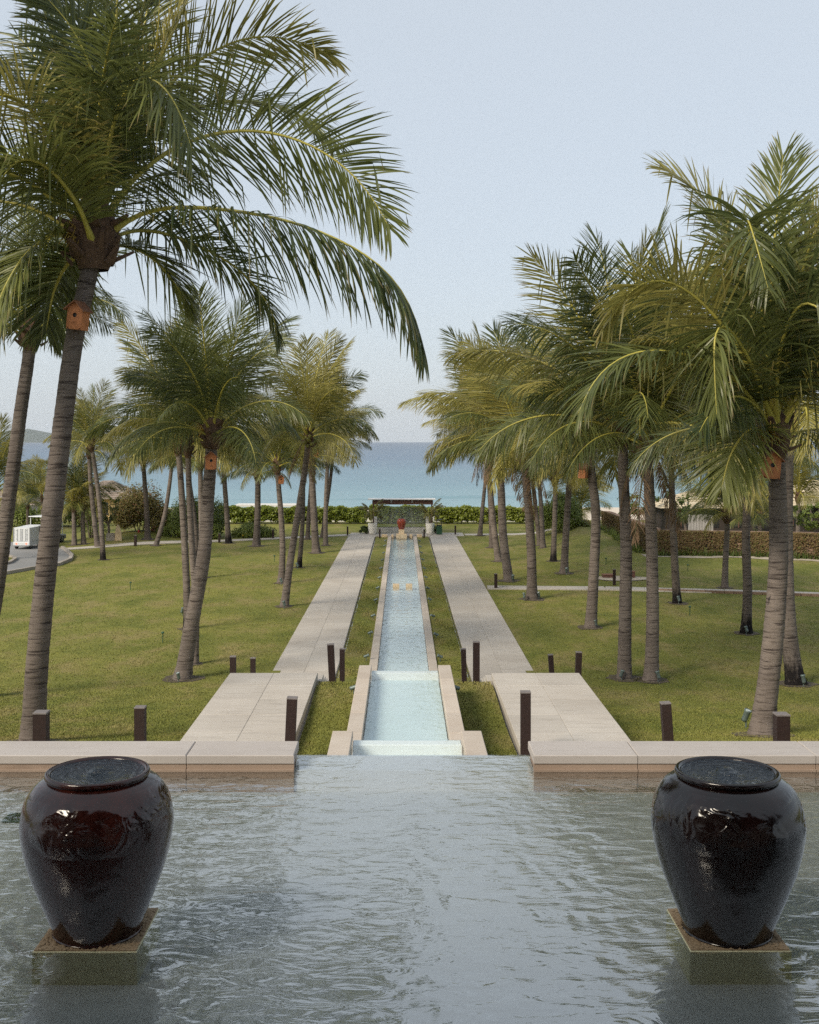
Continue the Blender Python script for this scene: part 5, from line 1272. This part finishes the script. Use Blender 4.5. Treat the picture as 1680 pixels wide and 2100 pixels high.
def person(label, loc, rz):
    """seated figure grown from a skeleton"""
    V = [(0, 0, .0), (0, .0, .22), (0, .02, .42), (0, .03, .52), (0, .04, .66),
         (-.19, .02, .42), (-.24, .12, .20), (-.16, .36, .24), (.19, .02, .42), (.24, .12, .20), (.16, .36, .24),
         (-.09, .05, -.01), (-.11, .44, .03), (-.11, .50, -.38), (-.11, .62, -.41), (.09, .05, -.01), (.11, .44, .03), (.11, .50, -.38), (.11, .62, -.41)]
    E = [(0, 1), (1, 2), (2, 3), (3, 4), (2, 5), (5, 6), (6, 7), (2, 8), (8, 9), (9, 10), (0, 11), (11, 12), (12, 13), (13, 14), (0, 15), (15, 16), (16, 17), (17, 18)]
    rad = [.15, .14, .15, .055, .09, .065, .05, .04, .065, .05, .04, .09, .065, .05, .04, .09, .065, .05, .04]
    me = bpy.data.meshes.new('body'); me.from_pydata(V, E, []); o = link('person', me, None, loc, (0, 0, rz)); tag(o, label, 'person')
    me.materials.append(M['shirt'])
    sk = o.modifiers.new('skin', 'SKIN'); 
    for i, r in enumerate(rad): me.skin_vertices[0].data[i].radius = (r, r)
    me.skin_vertices[0].data[0].use_root = True
    o.modifiers.new('sub', 'SUBSURF').levels = 2; o.modifiers['sub'].render_levels = 2
    hb = MB().lathe([(.001, .12), (.07, .11), (.105, .05), (.108, -.02), (.09, -.06)], 14).build('hair', M['hair'], o, (0, .03, .68), smooth=True)
    MB().lathe([(.001, .105), (.06, .09), (.092, .03), (.088, -.04), (.06, -.10), (.001, -.125)], 14).build('face', M['skin'], o, (0, .055, .66), smooth=True)
    return o
p = Vector((.24, .68, .80)); p.rotate(Matrix.Rotation(R(-18), 3, 'Z')); person('seated driver in a cream shirt in the open golf cart', (cp2.x + p.x, cp2.y + p.y, .80), R(-18))

# ------------------------------------------------------------------ small buildings and cabinets far off
def hip_house(name, label, loc, w, dpt, hw, hr, ov, wall, roof, rz=0, win=3):
    h = thing(name, label, 'building', loc, rz)
    MB().box(-w / 2, w / 2, -dpt / 2, dpt / 2, -.1, hw).build('walls', M[wall], h)
    W2, D2 = w / 2 + ov, dpt / 2 + ov; rl = max(.05, (w - dpt) / 2)
    mb = MB(); n = 10                     # roof laid in courses
    for i in range(n):
        f0, f1 = i / n, (i + 1.08) / n if i < n - 1 else 1.0
        def ring(f, dz): 
            X = W2 + (rl - W2) * f; Y = D2 * (1 - f) + .01; Z = hw - .05 + hr * f + dz
            return [(-X, -Y, Z), (X, -Y, Z), (X, Y, Z), (-X, Y, Z)]
        mb.add(ring(f0, .03) + ring(f1, 0), [(a, (a + 1) % 4, 4 + (a + 1) % 4, 4 + a) for a in range(4)])
    mb.build('roof', M[roof], h)
    for i in range(win):
        x = -w / 2 + w * (i + .5) / win
        o = MB().box(x - w / win * .32, x + w / win * .32, -dpt / 2 - .03, -dpt / 2 - .005, .5, hw - .35).build('window', M['black'], h)
        MB().box(x - .03, x + .03, -dpt / 2 - .05, -dpt / 2 - .031, .5, hw - .35).build('mullion', M['darkwood'], o)
hip_house('villa', 'villa with a pale hipped roof behind the stone wall at the right edge', (W(1672, 0, 82).x, 82, 0), 7.5, 5, 2.0, 1.75, .7, 'roofdark', 'tileroof')
hip_house('garden_house', 'low house with a pale roof half hidden behind palms above the wall', (W(1440, 0, 80).x, 80, 0), 6.0, 4, 1.9, 1.1, .6, 'roofdark', 'tileroof')
hip_house('hut', 'thatched hut with blue-grey walls behind the carts at the left edge', (W(22, 0, 98).x, 98, -.4), 4.6, 3.6, 1.5, 1.3, .6, 'cartgrey', 'thatch')
hip_house('hut', 'ochre hut with a brown thatched roof left of the bougainvillea', (W(222, 0, 96).x, 96, -.2), 4.6, 3.8, 1.9, 1.5, .6, 'yellowwall', 'thatch')
ps = thing('fence_screen', 'weathered upright plank screen behind the stone wall', 'fence', (W(1437, 0, 68).x, 68, 0))
for i in range(9): MB().box(-.75 + i * .17, -.75 + i * .17 + .15, -.02, .02, 0, 2.05 + rnd.uniform(-.03, .03), .005).build('plank', M['greywood'], ps)
for z in (.5, 1.7): MB().box(-.78, .80, .022, .06, z, z + .09).build('rail', M['greywood'], ps)
g = G(314.5, 1101); cb = thing('hydrant_cabinet', 'red fire hose cabinet behind the leaning palm', 'cabinet', (g.x, g.y, 0.25))
MB().box(-.14, .14, -.1, .1, .12, .72, .01).build('case', M['red'], cb); MB().box(-.12, .12, -.115, -.101, .15, .69).build('door', M['red'], cb)
for x in (-.11, .09): MB().box(x, x + .02, -.02, .02, -.3, .12).build('leg', M['red'], cb)
g = G(287, 1104); hy = thing('fire_hydrant', 'small red fire hydrant in front of the bougainvillea mound', 'hydrant', (g.x, g.y - .3, .15))
MB().lathe([(.001, 0), (.07, 0), (.07, .04), (.045, .05), (.045, .32), (.065, .33), (.065, .37), (.04, .43), (.001, .45)], 14).build('barrel', M['red'], hy, smooth=True)
for s in (-1, 1): MB().tube([(0, 0, .24), (s * .10, 0, .24)], .025, 8).build('outlet', M['red'], hy)
g = G(243, 1113); sd3 = MB(); prof = [(-.22, 0), (.24, 0), (.20, .55), (.10, .95), (-.02, 1.12), (-.12, 1.0), (-.20, .6)]
sd3.add([(x, -.09, z) for x, z in prof] + [(x * .9, .09, z * .98) for x, z in prof], [list(range(7)), list(range(13, 6, -1))] + [(i, 7 + i, 7 + (i + 1) % 7, (i + 1) % 7) for i in range(7)])
tag(sd3.build('standing_stone', M['warmstone'], None, (g.x, g.y, .05)), 'tall pale standing stone left of the bougainvillea mound', 'stone')
g = G(226, 1113); o = MB().add([(-.3, 0, -.1), (.3, 0, -.1), (.32, .35, -.1), (-.28, .3, -.1), (-.24, .03, .55), (.22, .04, .60), (.2, .3, .52), (-.2, .28, .5)], [(0, 3, 2, 1), (4, 5, 6, 7), (0, 1, 5, 4), (1, 2, 6, 5), (2, 3, 7, 6), (3, 0, 4, 7)]).build('boulder', M['kerb'], None, (g.x, g.y, .05)); tag(o, 'grey squat boulder beside the tall standing stone', 'stone')

# ------------------------------------------------------------------ the open pavilion the view is taken from (seen mirrored in the jars)
pv = thing('pavilion', 'open timber pavilion behind the viewer mirrored in the dark jars', 'building', (0, 0, 0))
MB().box(-24, 13, -14, 2.3, 4.5, 4.9).build('deck', M['deck'], pv)
MB().box(-24, 11.5, -15, 2.2, 9.2, 9.5).build('roof', M['roofdark'], pv)  # unseen roof, stretched forward and leftwards so its shade covers the pool
for k in range(18): MB().box(-23.2 + k * 2.0, -11.05 + k * 2.0, -14.8, 2.1, 8.95, 9.19).build('rafter', M['roofdark'], pv)
for x in (-22, -15.5, -9.5, -4.8, 4.8, 9.5):
    for y in (.6, -13.2): MB().box(x - .2, x + .2, y - .2, y + .2, 4.9, 8.95).build('column', M['darkwood'], pv)
MB().box(-13, -6, -14.0, -13.8, 4.9, 8.95).build('back_wall', M['darkwood'], pv); MB().box(6, 13, -14.0, -13.8, 4.9, 8.95).build('back_wall', M['darkwood'], pv)
MB().box(-1.9, 1.9, -14.0, -13.8, 4.9, 8.95).build('back_wall', M['darkwood'], pv)
MB().box(-13, 13, 2.302, 2.58, 2.9, 4.9).build('terrace_wall', M['poolwall'], pv)

# ------------------------------------------------------------------ sea air
t = NT('sea_air'); t.n.remove(t.p); pvn = t.new('ShaderNodeVolumePrincipled'); pvn.inputs['Density'].default_value = 3.6e-5
pvn.inputs['Color'].default_value = (.86, .92, 1.0, 1); t.link(pvn.outputs[0], t.out.inputs['Volume'])
hz = MB().box(-16000, 16000, -40, 15500, -12, 330).build('haze', t.m); tag(hz, 'thin pale sea haze filling the air over the bay', kind='stuff')
